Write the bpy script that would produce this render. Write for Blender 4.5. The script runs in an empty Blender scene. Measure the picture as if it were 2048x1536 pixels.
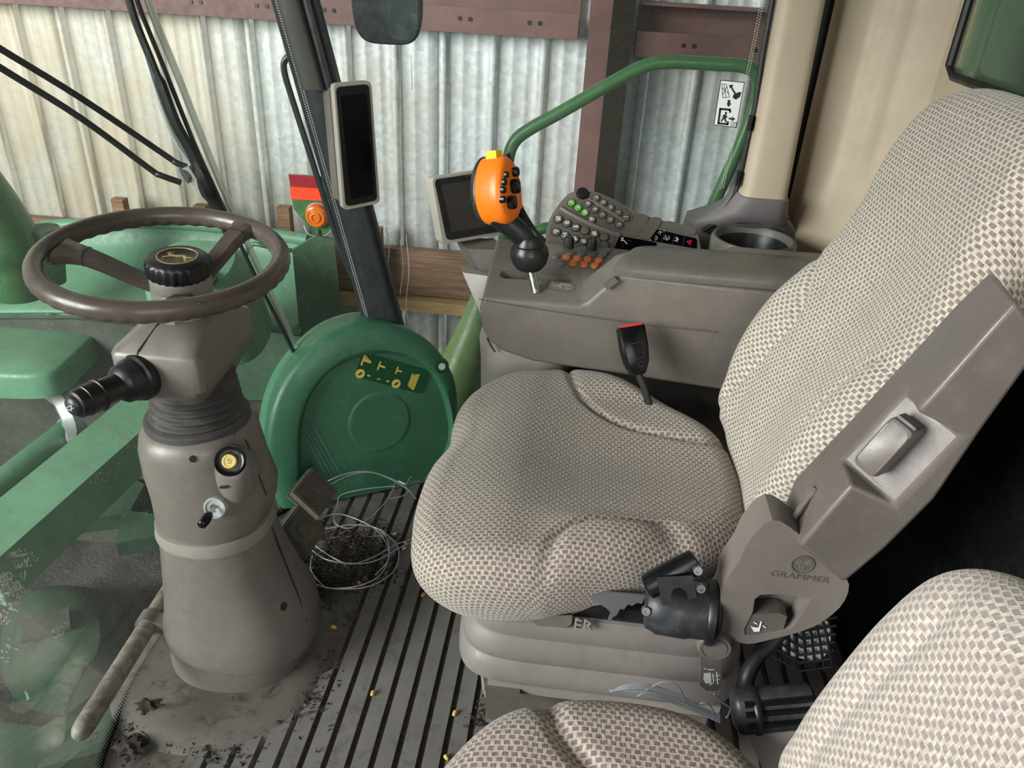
import bpy, bmesh, math, random
from mathutils import Vector, Matrix
random.seed(7)
V3 = Vector
S = bpy.context.scene
COL = S.collection
# ------------------------------------------------------------------ camera (measured from the vanishing points)
FPX = 1540.0
_d = V3((-154, 2732, FPX)).normalized()
_vx = 189.0
_y = V3((_vx, -(_d.x*_vx + _d.z*FPX)/_d.y, FPX)).normalized()
_z = -_d
_x = _y.cross(_z)
CAM = V3((0, 0, 1.437))
def ray(px, py):
    c = V3(((px-1024)/FPX, (py-768)/FPX, 1))
    return V3((_x.dot(c), _y.dot(c), _z.dot(c)))
def Y(px, py, y): r = ray(px, py); return CAM + r*(y/r.y)
def Z(px, py, z): r = ray(px, py); return CAM + r*((z-CAM.z)/r.z)
def X(px, py, x): r = ray(px, py); return CAM + r*(x/r.x)
def PL(px, py, o, n): r = ray(px, py); return CAM + r*((o-CAM).dot(n)/r.dot(n))
cd = bpy.data.cameras.new('camera'); cam = bpy.data.objects.new('camera', cd); COL.objects.link(cam)
cd.sensor_width = 36; cd.lens = FPX*36/2048; cd.clip_start = .02; cd.clip_end = 200
right = V3((_x.x, _y.x, _z.x)); up = -V3((_x.y, _y.y, _z.y)); back = -V3((_x.z, _y.z, _z.z))
m = Matrix((right, up, back)).transposed().to_4x4(); m.translation = CAM
cam.matrix_world = m
S.camera = cam
# ------------------------------------------------------------------ light
w = bpy.data.worlds.new('world'); S.world = w; w.use_nodes = True
w.node_tree.nodes['Background'].inputs[0].default_value = (.86, .93, 1, 1)
w.node_tree.nodes['Background'].inputs[1].default_value = .22
def area(name, loc, tgt, sx, sy, power, col):
    l = bpy.data.lights.new(name, 'AREA'); l.shape = 'RECTANGLE'; l.size = sx; l.size_y = sy; l.energy = power; l.color = col
    o = bpy.data.objects.new(name, l); COL.objects.link(o); o.location = loc
    o.rotation_euler = (V3(tgt)-V3(loc)).to_track_quat('-Z', 'Y').to_euler(); return o
area('shed_door_light', (-6.0, -3.2, 2.9), (-.2, 1.2, .6), 4, 3.4, 1250, (1, .99, .97))
area('side_fill_light', (1.5, -5.5, 3.0), (.3, 1.2, .8), 3, 2.5, 160, (1, .97, .93))  # added fill from behind the camera side, not an opening
S.view_settings.view_transform = 'Standard'; S.view_settings.look = 'None'
S.view_settings.exposure = -0.16; S.view_settings.gamma = 1; S.view_settings.use_curve_mapping = False
# ------------------------------------------------------------------ node helpers
class G:
    def __init__(s, name):
        s.m = bpy.data.materials.new(name); s.m.use_nodes = True; s.t = s.m.node_tree; s.t.nodes.clear()
        s.out = s.n('ShaderNodeOutputMaterial')
    def n(s, typ, **k):
        x = s.t.nodes.new(typ)
        for a, b in k.items(): setattr(x, a, b)
        return x
    def put(s, sock, v):
        if hasattr(v, 'links'): s.t.links.new(v, sock)
        elif isinstance(v, (tuple, list)) and len(v) == 3 and sock.type == 'RGBA': sock.default_value = (*v, 1)
        else: sock.default_value = v
    def math(s, op, a, b=0.0, c=None, clamp=False):
        x = s.n('ShaderNodeMath', operation=op, use_clamp=clamp); s.put(x.inputs[0], a); s.put(x.inputs[1], b)
        if c is not None: s.put(x.inputs[2], c)
        return x.outputs[0]
    def ramp(s, v, a, b, lo=0.0, hi=1.0):
        x = s.n('ShaderNodeMapRange'); x.interpolation_type = 'SMOOTHSTEP'; s.put(x.inputs[0], v)
        for i, q in enumerate((a, b, lo, hi)): x.inputs[i+1].default_value = q
        return x.outputs[0]
    def mix(s, f, a, b):
        x = s.n('ShaderNodeMix', data_type='RGBA'); s.put(x.inputs[0], f); s.put(x.inputs[6], a); s.put(x.inputs[7], b); return x.outputs[2]
    def coord(s, k='Object'): return s.n('ShaderNodeTexCoord').outputs[k]
    def geo(s): return s.n('ShaderNodeNewGeometry').outputs['Position']
    def noise(s, vec, sc, det=3, rough=.55, dist=0):
        x = s.n('ShaderNodeTexNoise'); s.put(x.inputs['Vector'], vec); x.inputs['Scale'].default_value = sc
        x.inputs['Detail'].default_value = det; x.inputs['Roughness'].default_value = rough; x.inputs['Distortion'].default_value = dist
        return x.outputs['Fac']
    def scale(s, vec, k):
        x = s.n('ShaderNodeVectorMath', operation='MULTIPLY'); s.put(x.inputs[0], vec); x.inputs[1].default_value = k; return x.outputs[0]
    def sep(s, vec): x = s.n('ShaderNodeSeparateXYZ'); s.put(x.inputs[0], vec); return x.outputs
    def bump(s, h, st=.3, d=.001):
        x = s.n('ShaderNodeBump'); x.inputs['Strength'].default_value = st; x.inputs['Distance'].default_value = d; s.put(x.inputs['Height'], h); return x.outputs[0]
    def bsdf(s, col, rough=.5, metal=0.0, nrm=None, spec=.5, **k):
        b = s.n('ShaderNodeBsdfPrincipled'); s.put(b.inputs['Base Color'], col); s.put(b.inputs['Roughness'], rough); s.put(b.inputs['Metallic'], metal)
        b.inputs['Specular IOR Level'].default_value = spec
        if nrm is not None: s.put(b.inputs['Normal'], nrm)
        for a, c in k.items(): s.put(b.inputs[a.replace('_', ' ')], c)
        s.t.links.new(b.outputs[0], s.out.inputs[0]); return b
def lin(r, g, b):
    f = lambda c: (c/255/12.92) if c/255 <= .04045 else ((c/255+.055)/1.055)**2.4
    return (f(r), f(g), f(b))
MAT = {}
def plastic(name, rgb, rough=.5, var=.18, grain=900, st=.15, dirt=None, dirtamt=.35, metal=0.0, nsc=9, spec=.5):
    g = G(name); p = g.geo(); c = lin(*rgb)
    n1 = g.noise(p, nsc, 4, .6); k = g.ramp(n1, .25, .75)
    col = g.mix(k, tuple(x*(1-var) for x in c), tuple(min(1, x*(1+var)) for x in c))
    if dirt:
        n2 = g.noise(p, 22, 6, .7, .6); col = g.mix(g.math('MULTIPLY', g.ramp(n2, .48, .72), dirtamt), col, lin(*dirt))
    r = g.ramp(g.noise(p, 30, 4), .3, .7, max(.02, rough-.07), min(1, rough+.09))
    nr = g.bump(g.noise(p, grain, 2), st, .0006) if st else None
    g.bsdf(col, r, metal, nr, spec); MAT[name] = g.m; return g.m
plastic('taupe', (110, 103, 98), .34, .07, 1100, .2, (150, 141, 130), .18)
plastic('taupe_dark', (94, 88, 84), .45, .07, 1100, .2, (140, 130, 120), .2)
plastic('taupe_lid', (99, 95, 89), .36, .06, 1300, .25, (135, 127, 118), .15)
plastic('wheel_rim', (82, 73, 68), .3, .08, 900, .08, (128, 115, 104), .2)
plastic('grey_plastic', (138, 132, 126), .45, .07, 1200, .25, (168, 160, 148), .25)
plastic('seat_plastic', (102, 96, 91), .34, .06, 900, .35, (150, 140, 130), .15)
plastic('bellows_plastic', (128, 122, 118), .5, .08, 700, .25, (112, 106, 103), .45)
plastic('light_grey', (205, 203, 200), .45, .05, 900, .1)
plastic('bracket_plastic', (114, 108, 103), .42, .06, 1000, .3, (138, 130, 122), .15)
plastic('display_frame', (168, 162, 152), .4, .05, 900, .1)
plastic('beige', (184, 168, 148), .55, .05, 800, .4)
plastic('beige_dark', (120, 114, 116), .5, .06, 800, .3)
plastic('black', (24, 25, 27), .38, .15, 900, .12, (75, 74, 72), .2)
plastic('black_gloss', (13, 14, 16), .25, .1, 900, 0, (50, 50, 50), .1, spec=.3)
plastic('black_dusty', (40, 43, 47), .4, .12, 600, .1, (95, 96, 97), .35)
plastic('rubber', (62, 60, 60), .6, .1, 700, .15, (105, 100, 94), .4)
plastic('mat_rubber', (116, 112, 110), .55, .14, 500, .25, (74, 68, 62), .55, nsc=6)
plastic('floor_rubber', (100, 95, 90), .7, .15, 260, .5, (52, 45, 39), .8, nsc=8)
plastic('groove_dirt', (56, 49, 43), .9, .3, 300, .9, (96, 84, 70), .6, nsc=60)
plastic('dirt', (52, 45, 40), .95, .35, 300, .8, (96, 84, 72), .5, nsc=80)
plastic('orange', (236, 118, 22), .35, .03, 900, .03)
plastic('orange_dark', (224, 116, 56), .4, .03, 900, .03)
plastic('yellow', (240, 205, 20), .4, .04, 900, .05)
plastic('cream_yellow', (216, 190, 112), .45, .08, 900, .1, (120, 100, 60), .3)
plastic('gold', (196, 170, 110), .35, .1, 900, 0, metal=.6)
plastic('red', (214, 40, 42), .4, .05, 900, .03)
plastic('red_dark', (150, 30, 42), .35, .05, 900, .03)
plastic('red_orange', (240, 70, 35), .35, .05, 900, .03)
plastic('key_green', (92, 160, 66), .4, .05, 900, .03)
plastic('white_paint', (235, 235, 238), .5, .02, 900, 0)
plastic('green_cover', (58, 108, 82), .42, .1, 900, .25, (92, 140, 110), .28, nsc=5)
plastic('green_decal', (18, 74, 44), .38, .05, 900, .05)
plastic('decal_yellow', (222, 200, 90), .45, .05, 900, .05)
plastic('green_paint', (64, 106, 64), .35, .12, 500, .1, (110, 140, 105), .3, nsc=4)
plastic('green_pale', (98, 146, 116), .45, .15, 400, .15, (104, 122, 100), .75, nsc=3)
plastic('pedal_rubber', (96, 90, 82), .6, .12, 500, .2, (128, 118, 104), .5)
plastic('green_old', (100, 126, 78), .4, .15, 500, .1, (150, 160, 110), .35, nsc=4)
plastic('green_dusty', (76, 104, 80), .6, .2, 300, .2, (130, 134, 116), .5, nsc=4)
plastic('steel_brown', (118, 84, 80), .55, .15, 300, .2, (92, 72, 68), .5, nsc=6)
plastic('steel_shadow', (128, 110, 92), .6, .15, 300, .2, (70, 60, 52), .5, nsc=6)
plastic('chrome', (190, 190, 188), .22, .05, 900, 0, metal=1)
plastic('steel', (150, 152, 155), .35, .1, 500, .05, (90, 88, 84), .3, metal=.85)
plastic('wire_steel', (198, 204, 212), .35, .05, 500, 0, metal=.5)
plastic('galv', (175, 178, 178), .45, .1, 300, .1, metal=.4)
plastic('pillar_black', (36, 40, 44), .45, .12, 600, .1, (58, 62, 66), .3)
plastic('pillar_olive', (62, 64, 56), .5, .1, 600, .2)
plastic('screen_black', (4, 6, 11), .2, .0, 900, 0, spec=.12)
plastic('mirror_dark', (58, 64, 68), .18, .25, 300, 0, (110, 116, 118), .4)
plastic('header_green', (56, 84, 64), .6, .2, 300, .2, (86, 94, 80), .6, nsc=4)
plastic('scuff', (92, 120, 104), .7, .1, 300, .2)
plastic('header_dark', (74, 78, 70), .8, .25, 200, .4, (104, 100, 88), .5, nsc=5)
plastic('screen_brown', (58, 54, 50), .35, .05, 900, 0)
plastic('dust', (204, 206, 200), .9, .1, 300, .2)
plastic('straw', (138, 120, 96), .8, .2, 400, .3)
plastic('corn', (214, 170, 92), .45, .15, 300, .1)
plastic('beltgrey', (92, 92, 94), .6, .1, 900, .5)
plastic('cord_black', (30, 31, 34), .5, .1, 300, .2, (110, 105, 98), .35)
def wood(name, a, b):
    g = G(name); p = g.geo(); q = g.scale(p, (1.5, 9, 22))
    n = g.noise(q, 2.2, 6, .65, 1.2); c = g.mix(g.ramp(n, .3, .72), lin(*a), lin(*b))
    g.bsdf(c, .75, 0, g.bump(n, .4, .004)); MAT[name] = g.m
wood('wood_old', (112, 82, 62), (162, 126, 98)); wood('wood_pale', (196, 158, 104), (222, 190, 136))
# woven seat cloth: staggered brown squares on a beige weave (UV in metres)
def cloth(name, light, dark, pitch):
    g = G(name); uv = g.coord('UV'); wob = g.noise(uv, 60, 2)
    s = g.sep(uv); u = g.math('DIVIDE', s[0], pitch); v = g.math('DIVIDE', s[1], pitch*.62)
    v = g.math('ADD', v, g.math('MULTIPLY', g.math('SUBTRACT', wob, .5), .5)); u = g.math('ADD', u, g.math('MULTIPLY', g.math('SUBTRACT', wob, .5), .4))
    row = g.math('FLOOR', v); off = g.math('MULTIPLY', g.math('FLOORED_MODULO', row, 2.0), .5)
    fu = g.math('ABSOLUTE', g.math('SUBTRACT', g.math('FRACT', g.math('ADD', u, off)), .5)); fv = g.math('ABSOLUTE', g.math('SUBTRACT', g.math('FRACT', v), .5))
    dot = g.math('MULTIPLY', g.ramp(fu, .25, .37, 1, 0), g.ramp(fv, .27, .45, 1, 0))
    thr = g.n('ShaderNodeTexVoronoi'); g.put(thr.inputs['Vector'], g.scale(uv, (1, .45, 1))); thr.inputs['Scale'].default_value = 4.2/pitch
    th = g.math('MULTIPLY', thr.outputs['Distance'], 1.0, clamp=True)
    fine = g.noise(uv, 1.6/pitch, 3, .7)
    dk = g.math('MULTIPLY', dot, g.ramp(fine, .25, .6, .72, 1.0)); dk = g.math('MULTIPLY', dk, g.ramp(th, .1, .7, 1.0, .7))
    L = g.mix(g.ramp(th, .2, .8), lin(*light), tuple(x*.74 for x in lin(*light)))
    worn = g.ramp(g.noise(uv, 7, 3), .35, .7)
    L = g.mix(g.math('MULTIPLY', worn, .22), L, tuple(x*.6 for x in lin(*light)))
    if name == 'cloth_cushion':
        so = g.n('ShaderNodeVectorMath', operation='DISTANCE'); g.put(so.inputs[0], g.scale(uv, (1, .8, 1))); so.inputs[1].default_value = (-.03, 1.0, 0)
        soil = g.math('MULTIPLY', g.ramp(g.math('ADD', so.outputs['Value'], g.math('MULTIPLY', g.noise(uv, 9, 4), .12)), .16, .36, 1, 0), .62)  # dirt together with painted-in shade, darker round the cushion middle
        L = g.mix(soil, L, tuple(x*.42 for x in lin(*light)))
    c = g.mix(dk, L, lin(*dark))
    h = g.math('SUBTRACT', g.math('MULTIPLY', th, -.6), g.math('MULTIPLY', dot, .7))
    g.bsdf(c, .92, 0, g.bump(h, .55, .0014), .2, Sheen_Weight=.25); MAT[name] = g.m
cloth('cloth', (204, 195, 181), (94, 84, 80), .0125)
cloth('cloth_near', (204, 196, 182), (128, 119, 118), .0125)
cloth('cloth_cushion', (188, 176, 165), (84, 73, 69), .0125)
# galvanised sheet
g = G('sheet'); p = g.geo(); vo = g.n('ShaderNodeTexVoronoi'); g.put(vo.inputs['Vector'], p); vo.inputs['Scale'].default_value = 42
sp = g.sep(vo.outputs['Color'])[0]; base = g.mix(sp, lin(190, 195, 196), lin(214, 219, 220))
big = g.noise(g.scale(p, (1, 1, .9)), 1.6, 5, .6); base = g.mix(g.math('MULTIPLY', g.ramp(big, .42, .72), .5), base, lin(172, 156, 132))
px = g.sep(p); far = g.ramp(px[0], -2.2, -1.0, .75, 0); dust = g.noise(g.scale(p, (1.2, 1, .9)), 2.0, 5, .6)
base = g.mix(g.math('MULTIPLY', far, g.ramp(dust, .3, .65, .3, 1)), base, lin(198, 180, 152))
g.bsdf(base, .55, .12, g.bump(g.noise(p, 9, 2), .06, .004), .4); MAT['sheet'] = g.m
# packed earth
g = G('earth'); p = g.geo(); n = g.noise(p, 2.2, 6, .65, .5); c = g.mix(g.ramp(n, .3, .7), lin(50, 49, 47), lin(98, 95, 88))
n2 = g.noise(p, 38, 4, .7); c = g.mix(g.ramp(n2, .6, .72), c, lin(150, 132, 104)); g.bsdf(c, .95, 0, g.bump(n2, .7, .03)); MAT['earth'] = g.m
# glass: clear pane with a film of dust
def glass(name, tint, dust, dustsc):
    g = G(name); p = g.geo()
    tr = g.n('ShaderNodeBsdfTransparent'); tr.inputs[0].default_value = (*tint, 1)
    gl = g.n('ShaderNodeBsdfGlossy'); gl.inputs['Roughness'].default_value = .03
    fr = g.n('ShaderNodeFresnel'); fr.inputs[0].default_value = 1.22
    mx = g.n('ShaderNodeMixShader'); g.put(mx.inputs[0], g.math('MULTIPLY', fr.outputs[0], .4)); g.t.links.new(tr.outputs[0], mx.inputs[1]); g.t.links.new(gl.outputs[0], mx.inputs[2])
    df = g.n('ShaderNodeBsdfDiffuse'); df.inputs[0].default_value = (.72, .74, .70, 1)
    tl = g.n('ShaderNodeBsdfTranslucent'); tl.inputs[0].default_value = (.72, .74, .70, 1)
    dd = g.n('ShaderNodeMixShader'); dd.inputs[0].default_value = .45; g.t.links.new(df.outputs[0], dd.inputs[1]); g.t.links.new(tl.outputs[0], dd.inputs[2])
    n = g.noise(p, dustsc, 5, .7, .4); sp = g.noise(p, 320, 2); k = g.ramp(n, .3, .8, dust*.6, dust*1.5)
    k = g.math('ADD', k, g.ramp(sp, .69, .74, 0, .22))
    m2 = g.n('ShaderNodeMixShader'); g.put(m2.inputs[0], k); g.t.links.new(mx.outputs[0], m2.inputs[1]); g.t.links.new(dd.outputs[0], m2.inputs[2])
    g.t.links.new(m2.outputs[0], g.out.inputs[0]); MAT[name] = g.m
glass('glass_front', (.90, .97, .925), .032, 5); glass('glass_side', (.95, .985, .97), .02, 4); glass('glass_rear', (.62, .8, .68), .10, 5)
g = G('amber'); g.bsdf(lin(255, 130, 40), .15, 0, None, .5, Transmission_Weight=.35, IOR=1.45); MAT['amber'] = g.m
g = G('clear_plastic'); tr = g.n('ShaderNodeBsdfTransparent'); df = g.n('ShaderNodeBsdfGlossy'); df.inputs[0].default_value = (.75, .77, .78, 1); df.inputs['Roughness'].default_value = .35
mx = g.n('ShaderNodeMixShader'); mx.inputs[0].default_value = .55; g.t.links.new(tr.outputs[0], mx.inputs[1]); g.t.links.new(df.outputs[0], mx.inputs[2]); g.t.links.new(mx.outputs[0], g.out.inputs[0]); MAT['clear_plastic'] = g.m
g = G('worn_bar'); p = g.geo(); n = g.noise(p, 30, 5, .7, .8); c = g.mix(g.ramp(n, .44, .56), lin(112, 105, 99), lin(138, 130, 122)); g.bsdf(c, .55, 0, g.bump(n, .35, .002)); MAT['worn_bar'] = g.m
# ------------------------------------------------------------------ mesh helpers
def thing(name, label, cat, loc=(0, 0, 0), group=None):
    o = bpy.data.objects.new(name, None); COL.objects.link(o); o.location = loc; o.empty_display_size = .05
    o['label'] = label; o['category'] = cat
    if group: o['group'] = group
    return o
def tag(o, label, cat, group=None):
    o['label'] = label; o['category'] = cat
    if group: o['group'] = group
    return o
def adopt(o, p):
    if p is None: return
    o.parent = p
    o.matrix_parent_inverse = Matrix.Translation(-V3(p.location)) if p.type == 'EMPTY' else Matrix.Identity(4)
def fin(name, bm, mat, parent=None, smooth=True, angle=40, label=None, kind=None):
    bmesh.ops.recalc_face_normals(bm, faces=bm.faces[:])
    if smooth:
        for f in bm.faces: f.smooth = True
        ca = math.radians(angle)
        for e in bm.edges:
            if len(e.link_faces) == 2 and e.calc_face_angle(0) > ca: e.smooth = False
    me = bpy.data.meshes.new(name); bm.to_mesh(me); bm.free(); me.materials.append(MAT[mat])
    o = bpy.data.objects.new(name, me); COL.objects.link(o); adopt(o, parent)
    if label: o['label'] = label
    if kind: o['kind'] = kind
    return o
def bmof(vs, fs):
    bm = bmesh.new(); v = [bm.verts.new(x) for x in vs]; bm.verts.index_update()
    for f in fs:
        try: bm.faces.new([v[i] for i in f])
        except ValueError: pass
    return bm
def join(*bms):
    r = bms[0]
    for b in bms[1:]:
        me = bpy.data.meshes.new('tmp'); b.to_mesh(me); b.free(); r.from_mesh(me); bpy.data.meshes.remove(me)
    return r
def bevel(bm, w, seg=2, ang=30):
    es = [e for e in bm.edges if len(e.link_faces) == 2 and e.calc_face_angle(0) > math.radians(ang)]
    if es and w > 0: bmesh.ops.bevel(bm, geom=es, offset=w, segments=seg, profile=.5, affect='EDGES', clamp_overlap=True)
    return bm
class Fr:
    def __init__(s, o, u, v):
        s.o = V3(o); s.u = V3(u).normalized(); s.n = s.u.cross(V3(v)).normalized(); s.v = s.n.cross(s.u)
    def __call__(s, a, b, c=0.0): return s.o + s.u*a + s.v*b + s.n*c
    def loc(s, p): d = V3(p)-s.o; return d.dot(s.u), d.dot(s.v)
    def px(s, x, y): return s.loc(PL(x, y, s.o, s.n))
    def at(s, a, b, c=0.0, rot=0.0):
        u = s.u*math.cos(rot)+s.v*math.sin(rot); return Fr(s(a, b, c), u, s.n.cross(u))
W = Fr((0, 0, 0), (1, 0, 0), (0, 1, 0))
def rbox(fr, sx, sy, sz, bev=.003, seg=2, taper=1.0, c=(0, 0, 0)):
    vs = []
    for k in (-1, 1):
        t = taper if k > 0 else 1.0
        for i, j in ((-1, -1), (1, -1), (1, 1), (-1, 1)): vs.append(fr(c[0]+i*sx*.5*t, c[1]+j*sy*.5*t, c[2]+k*sz*.5))
    bm = bmof(vs, [(3, 2, 1, 0), (4, 5, 6, 7), (0, 1, 5, 4), (1, 2, 6, 5), (2, 3, 7, 6), (3, 0, 4, 7)])
    return bevel(bm, bev, seg)
def prism(fr, pts, c0, c1, bev=0.0, seg=2, top=None):
    n = len(pts); t = top or pts
    bm = bmof([fr(a, b, c0) for a, b in pts]+[fr(a, b, c1) for a, b in t], [tuple(range(n-1, -1, -1)), tuple(range(n, 2*n))]+[(i, (i+1) % n, n+(i+1) % n, n+i) for i in range(n)])
    return bevel(bm, bev, seg)
def cr(pts, k=6, closed=False):
    P = [V3(p) if len(p) == 3 else V3((p[0], p[1], 0)) for p in pts]; n = len(P); out = []
    for i in range(n if closed else n-1):
        g = lambda j: P[j % n] if closed else P[max(0, min(n-1, j))]
        a, b, c, d = g(i-1), g(i), g(i+1), g(i+2)
        for s in range(k):
            t = s/k; out.append(.5*((2*b)+(c-a)*t+(2*a-5*b+4*c-d)*t*t+(3*b-a-3*c+d)*t**3))
    if not closed: out.append(P[-1])
    return out
def cr2(pts, k=5, closed=True): return [(p.x, p.y) for p in cr(pts, k, closed)]
def tube(pts, r, n=10, closed=False, cap=True):
    P = [V3(p) for p in pts]; N = len(P); R = r if isinstance(r, (list, tuple)) else [r]*N
    ref = None; rings = []
    for i in range(N):
        t = ((P[(i+1) % N]-P[i-1]) if closed else (P[min(i+1, N-1)]-P[max(i-1, 0)])).normalized()
        if ref is None: ref = t.orthogonal().normalized()
        ref = (ref-t*ref.dot(t)).normalized(); b = t.cross(ref)
        rings.append([P[i]+(ref*math.cos(a)+b*math.sin(a))*R[i] for a in (2*math.pi*k/n for k in range(n))])
    return loft(rings, closed, cap)
def loft(rings, closed=False, cap=True):
    n = len(rings[0]); N = len(rings); vs = [p for r in rings for p in r]; fs = []
    for i in range(N if closed else N-1):
        j = (i+1) % N
        for k in range(n): fs.append((i*n+k, i*n+(k+1) % n, j*n+(k+1) % n, j*n+k))
    if cap and not closed: fs += [tuple(range(n-1, -1, -1)), tuple(range((N-1)*n, N*n))]
    return bmof(vs, fs)
def lathe(fr, prof, n=32, cap=True, mod=None):
    rings = []
    for r, h in prof:
        rings.append([fr(r*(mod(k, h) if mod else 1)*math.cos(2*math.pi*k/n), r*(mod(k, h) if mod else 1)*math.sin(2*math.pi*k/n), h) for k in range(n)])
    return loft(rings, False, cap)
def sell(cx, cy, rx, ry, n=40, e=2.0, rot=0):
    o = []
    for k in range(n):
        a = 2*math.pi*k/n; c, s = math.cos(a), math.sin(a)
        x = rx*math.copysign(abs(c)**(2/e), c); y = ry*math.copysign(abs(s)**(2/e), s)
        o.append((cx+x*math.cos(rot)-y*math.sin(rot), cy+x*math.sin(rot)+y*math.cos(rot)))
    return o
def rrect(w, h, r, n=5, cx=0, cy=0):
    o = []
    for sx, sy, a0 in ((1, 1, 0), (-1, 1, 90), (-1, -1, 180), (1, -1, 270)):
        for k in range(n+1):
            a = math.radians(a0+90*k/n); o.append((cx+sx*(w/2-r)+r*math.cos(a), cy+sy*(h/2-r)+r*math.sin(a)))
    return o
def strokes(fr, lines, wd, c=.0006, closed=()):
    bms = []
    for li, L in enumerate(lines):
        P = [V3((a, b, 0)) for a, b in L]; cl = li in closed
        for i in range(len(P) if cl else len(P)-1):
            a, b = P[i], P[(i+1) % len(P)]; t = (b-a)
            if t.length < 1e-7: continue
            t.normalize(); s = V3((-t.y, t.x, 0))*wd/2; e = t*wd*.4
            bms.append(bmof([fr(q.x, q.y, c) for q in (a-s-e, b-s+e, b+s+e, a+s-e)], [(0, 1, 2, 3)]))
    return join(*bms)
def fills(fr, polys, c=.0006):
    return join(*[bmof([fr(a, b, c) for a, b in P], [tuple(range(len(P)))]) for P in polys])
def text(name, body, fr, size, mat, parent, ext=.0004, lift=.0004, align='CENTER', sx=1.0):
    cu = bpy.data.curves.new('t', 'FONT'); cu.body = body; cu.size = size; cu.align_x = align; cu.align_y = 'CENTER'; cu.extrude = ext; cu.resolution_u = 2
    o = bpy.data.objects.new('t', cu); COL.objects.link(o); me = bpy.data.meshes.new_from_object(o.evaluated_get(bpy.context.evaluated_depsgraph_get()))
    bpy.data.objects.remove(o); bm = bmesh.new(); bm.from_mesh(me); bpy.data.meshes.remove(me)
    for v in bm.verts: v.co = fr(v.co.x*sx, v.co.y, v.co.z+lift)
    return fin(name, bm, mat, parent, False)
def cut(o, *bms):
    for b in bms:
        bmesh.ops.recalc_face_normals(b, faces=b.faces[:])
        me = bpy.data.meshes.new('c'); b.to_mesh(me); b.free(); c = bpy.data.objects.new('c', me); COL.objects.link(c)
        md = o.modifiers.new('b', 'BOOLEAN'); md.operation = 'DIFFERENCE'; md.object = c; md.solver = 'EXACT'
        nm = bpy.data.meshes.new_from_object(o.evaluated_get(bpy.context.evaluated_depsgraph_get()))
        o.modifiers.clear(); old = o.data; o.data = nm; bpy.data.meshes.remove(old); bpy.data.objects.remove(c)
    bm = bmesh.new(); bm.from_mesh(o.data)
    for f in bm.faces: f.smooth = True
    for e in bm.edges: e.smooth = not (len(e.link_faces) == 2 and e.calc_face_angle(0) > math.radians(35))
    bm.to_mesh(o.data); bm.free()
    return o
def pillow(name, outline, cen, fmap, top, bot, er, mat, parent, nr=60, na=170, inset=.03, label=None, uvrot=0.0):
    """padded cushion: rounded plan outline (a,b), top height field c=top(a,b), rolled edge, flat underside; UV in metres"""
    O = outline; n = len(O)
    def edge(t):
        x = t*n; i = int(x) % n; f = x-int(x); a, b = O[i], O[(i+1) % n]; return a[0]+(b[0]-a[0])*f, a[1]+(b[1]-a[1])*f
    vs, uvs = [], []; rings = []
    prof = [('t', k/nr) for k in range(1, nr+1)]+[('e', k/9) for k in range(1, 10)]+[('s', k/6) for k in range(1, 7)]
    vs.append((cen[0], cen[1], top(*cen))); uvs.append(cen)
    for kind, s in prof:
        ring = []
        for k in range(na):
            ea, eb = edge(k/na); da, db = ea-cen[0], eb-cen[1]; L = math.hypot(da, db); da /= L; db /= L; R0 = L-er
            if kind == 't': r = R0*s; h = 0; arc = r
            elif kind == 'e': t = s*math.pi/2; r = R0+er*math.sin(t); h = er*(1-math.cos(t)); arc = R0+er*t
            else: r = R0+er-inset*s*s; h = None; arc = R0+er*1.57
            a, b = cen[0]+da*r, cen[1]+db*r
            q0 = (cen[0]+da*R0, cen[1]+db*R0)
            if kind == 't': c = top(a, b)
            else:
                te = top(*q0)
                if kind == 'e': c = te-h
                else: c = (te-er)+(bot-(te-er))*s; arc += abs(bot-te+er)*s
            ring.append(len(vs)); vs.append((a, b, c)); uvs.append((cen[0]+da*arc, cen[1]+db*arc))
        rings.append(ring)
    fs = [(0, rings[0][k], rings[0][(k+1) % na]) for k in range(na)]
    for i in range(len(rings)-1):
        for k in range(na): fs.append((rings[i][k], rings[i+1][k], rings[i+1][(k+1) % na], rings[i][(k+1) % na]))
    fs.append(tuple(rings[-1]))
    bm = bmof([fmap(*v) for v in vs], fs); bm.faces.ensure_lookup_table(); ul = bm.loops.layers.uv.new('UVMap')
    cr_, sr_ = math.cos(uvrot), math.sin(uvrot)
    for f in bm.faces:
        for l in f.loops:
            a, b = uvs[l.vert.index]; l[ul].uv = (a*cr_-b*sr_, a*sr_+b*cr_)
    return fin(name, bm, mat, parent, True, 80, label)
def ss(x, a, b):
    t = max(0.0, min(1.0, (x-a)/(b-a))); return t*t*(3-2*t)
def dcurve(p, L):
    best = 9
    for (ax, ay), (bx, by) in zip(L, L[1:]):
        dx, dy = bx-ax, by-ay; t = max(0, min(1, ((p[0]-ax)*dx+(p[1]-ay)*dy)/(dx*dx+dy*dy+1e-12)))
        best = min(best, math.hypot(p[0]-ax-t*dx, p[1]-ay-t*dy))
    return best

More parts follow.
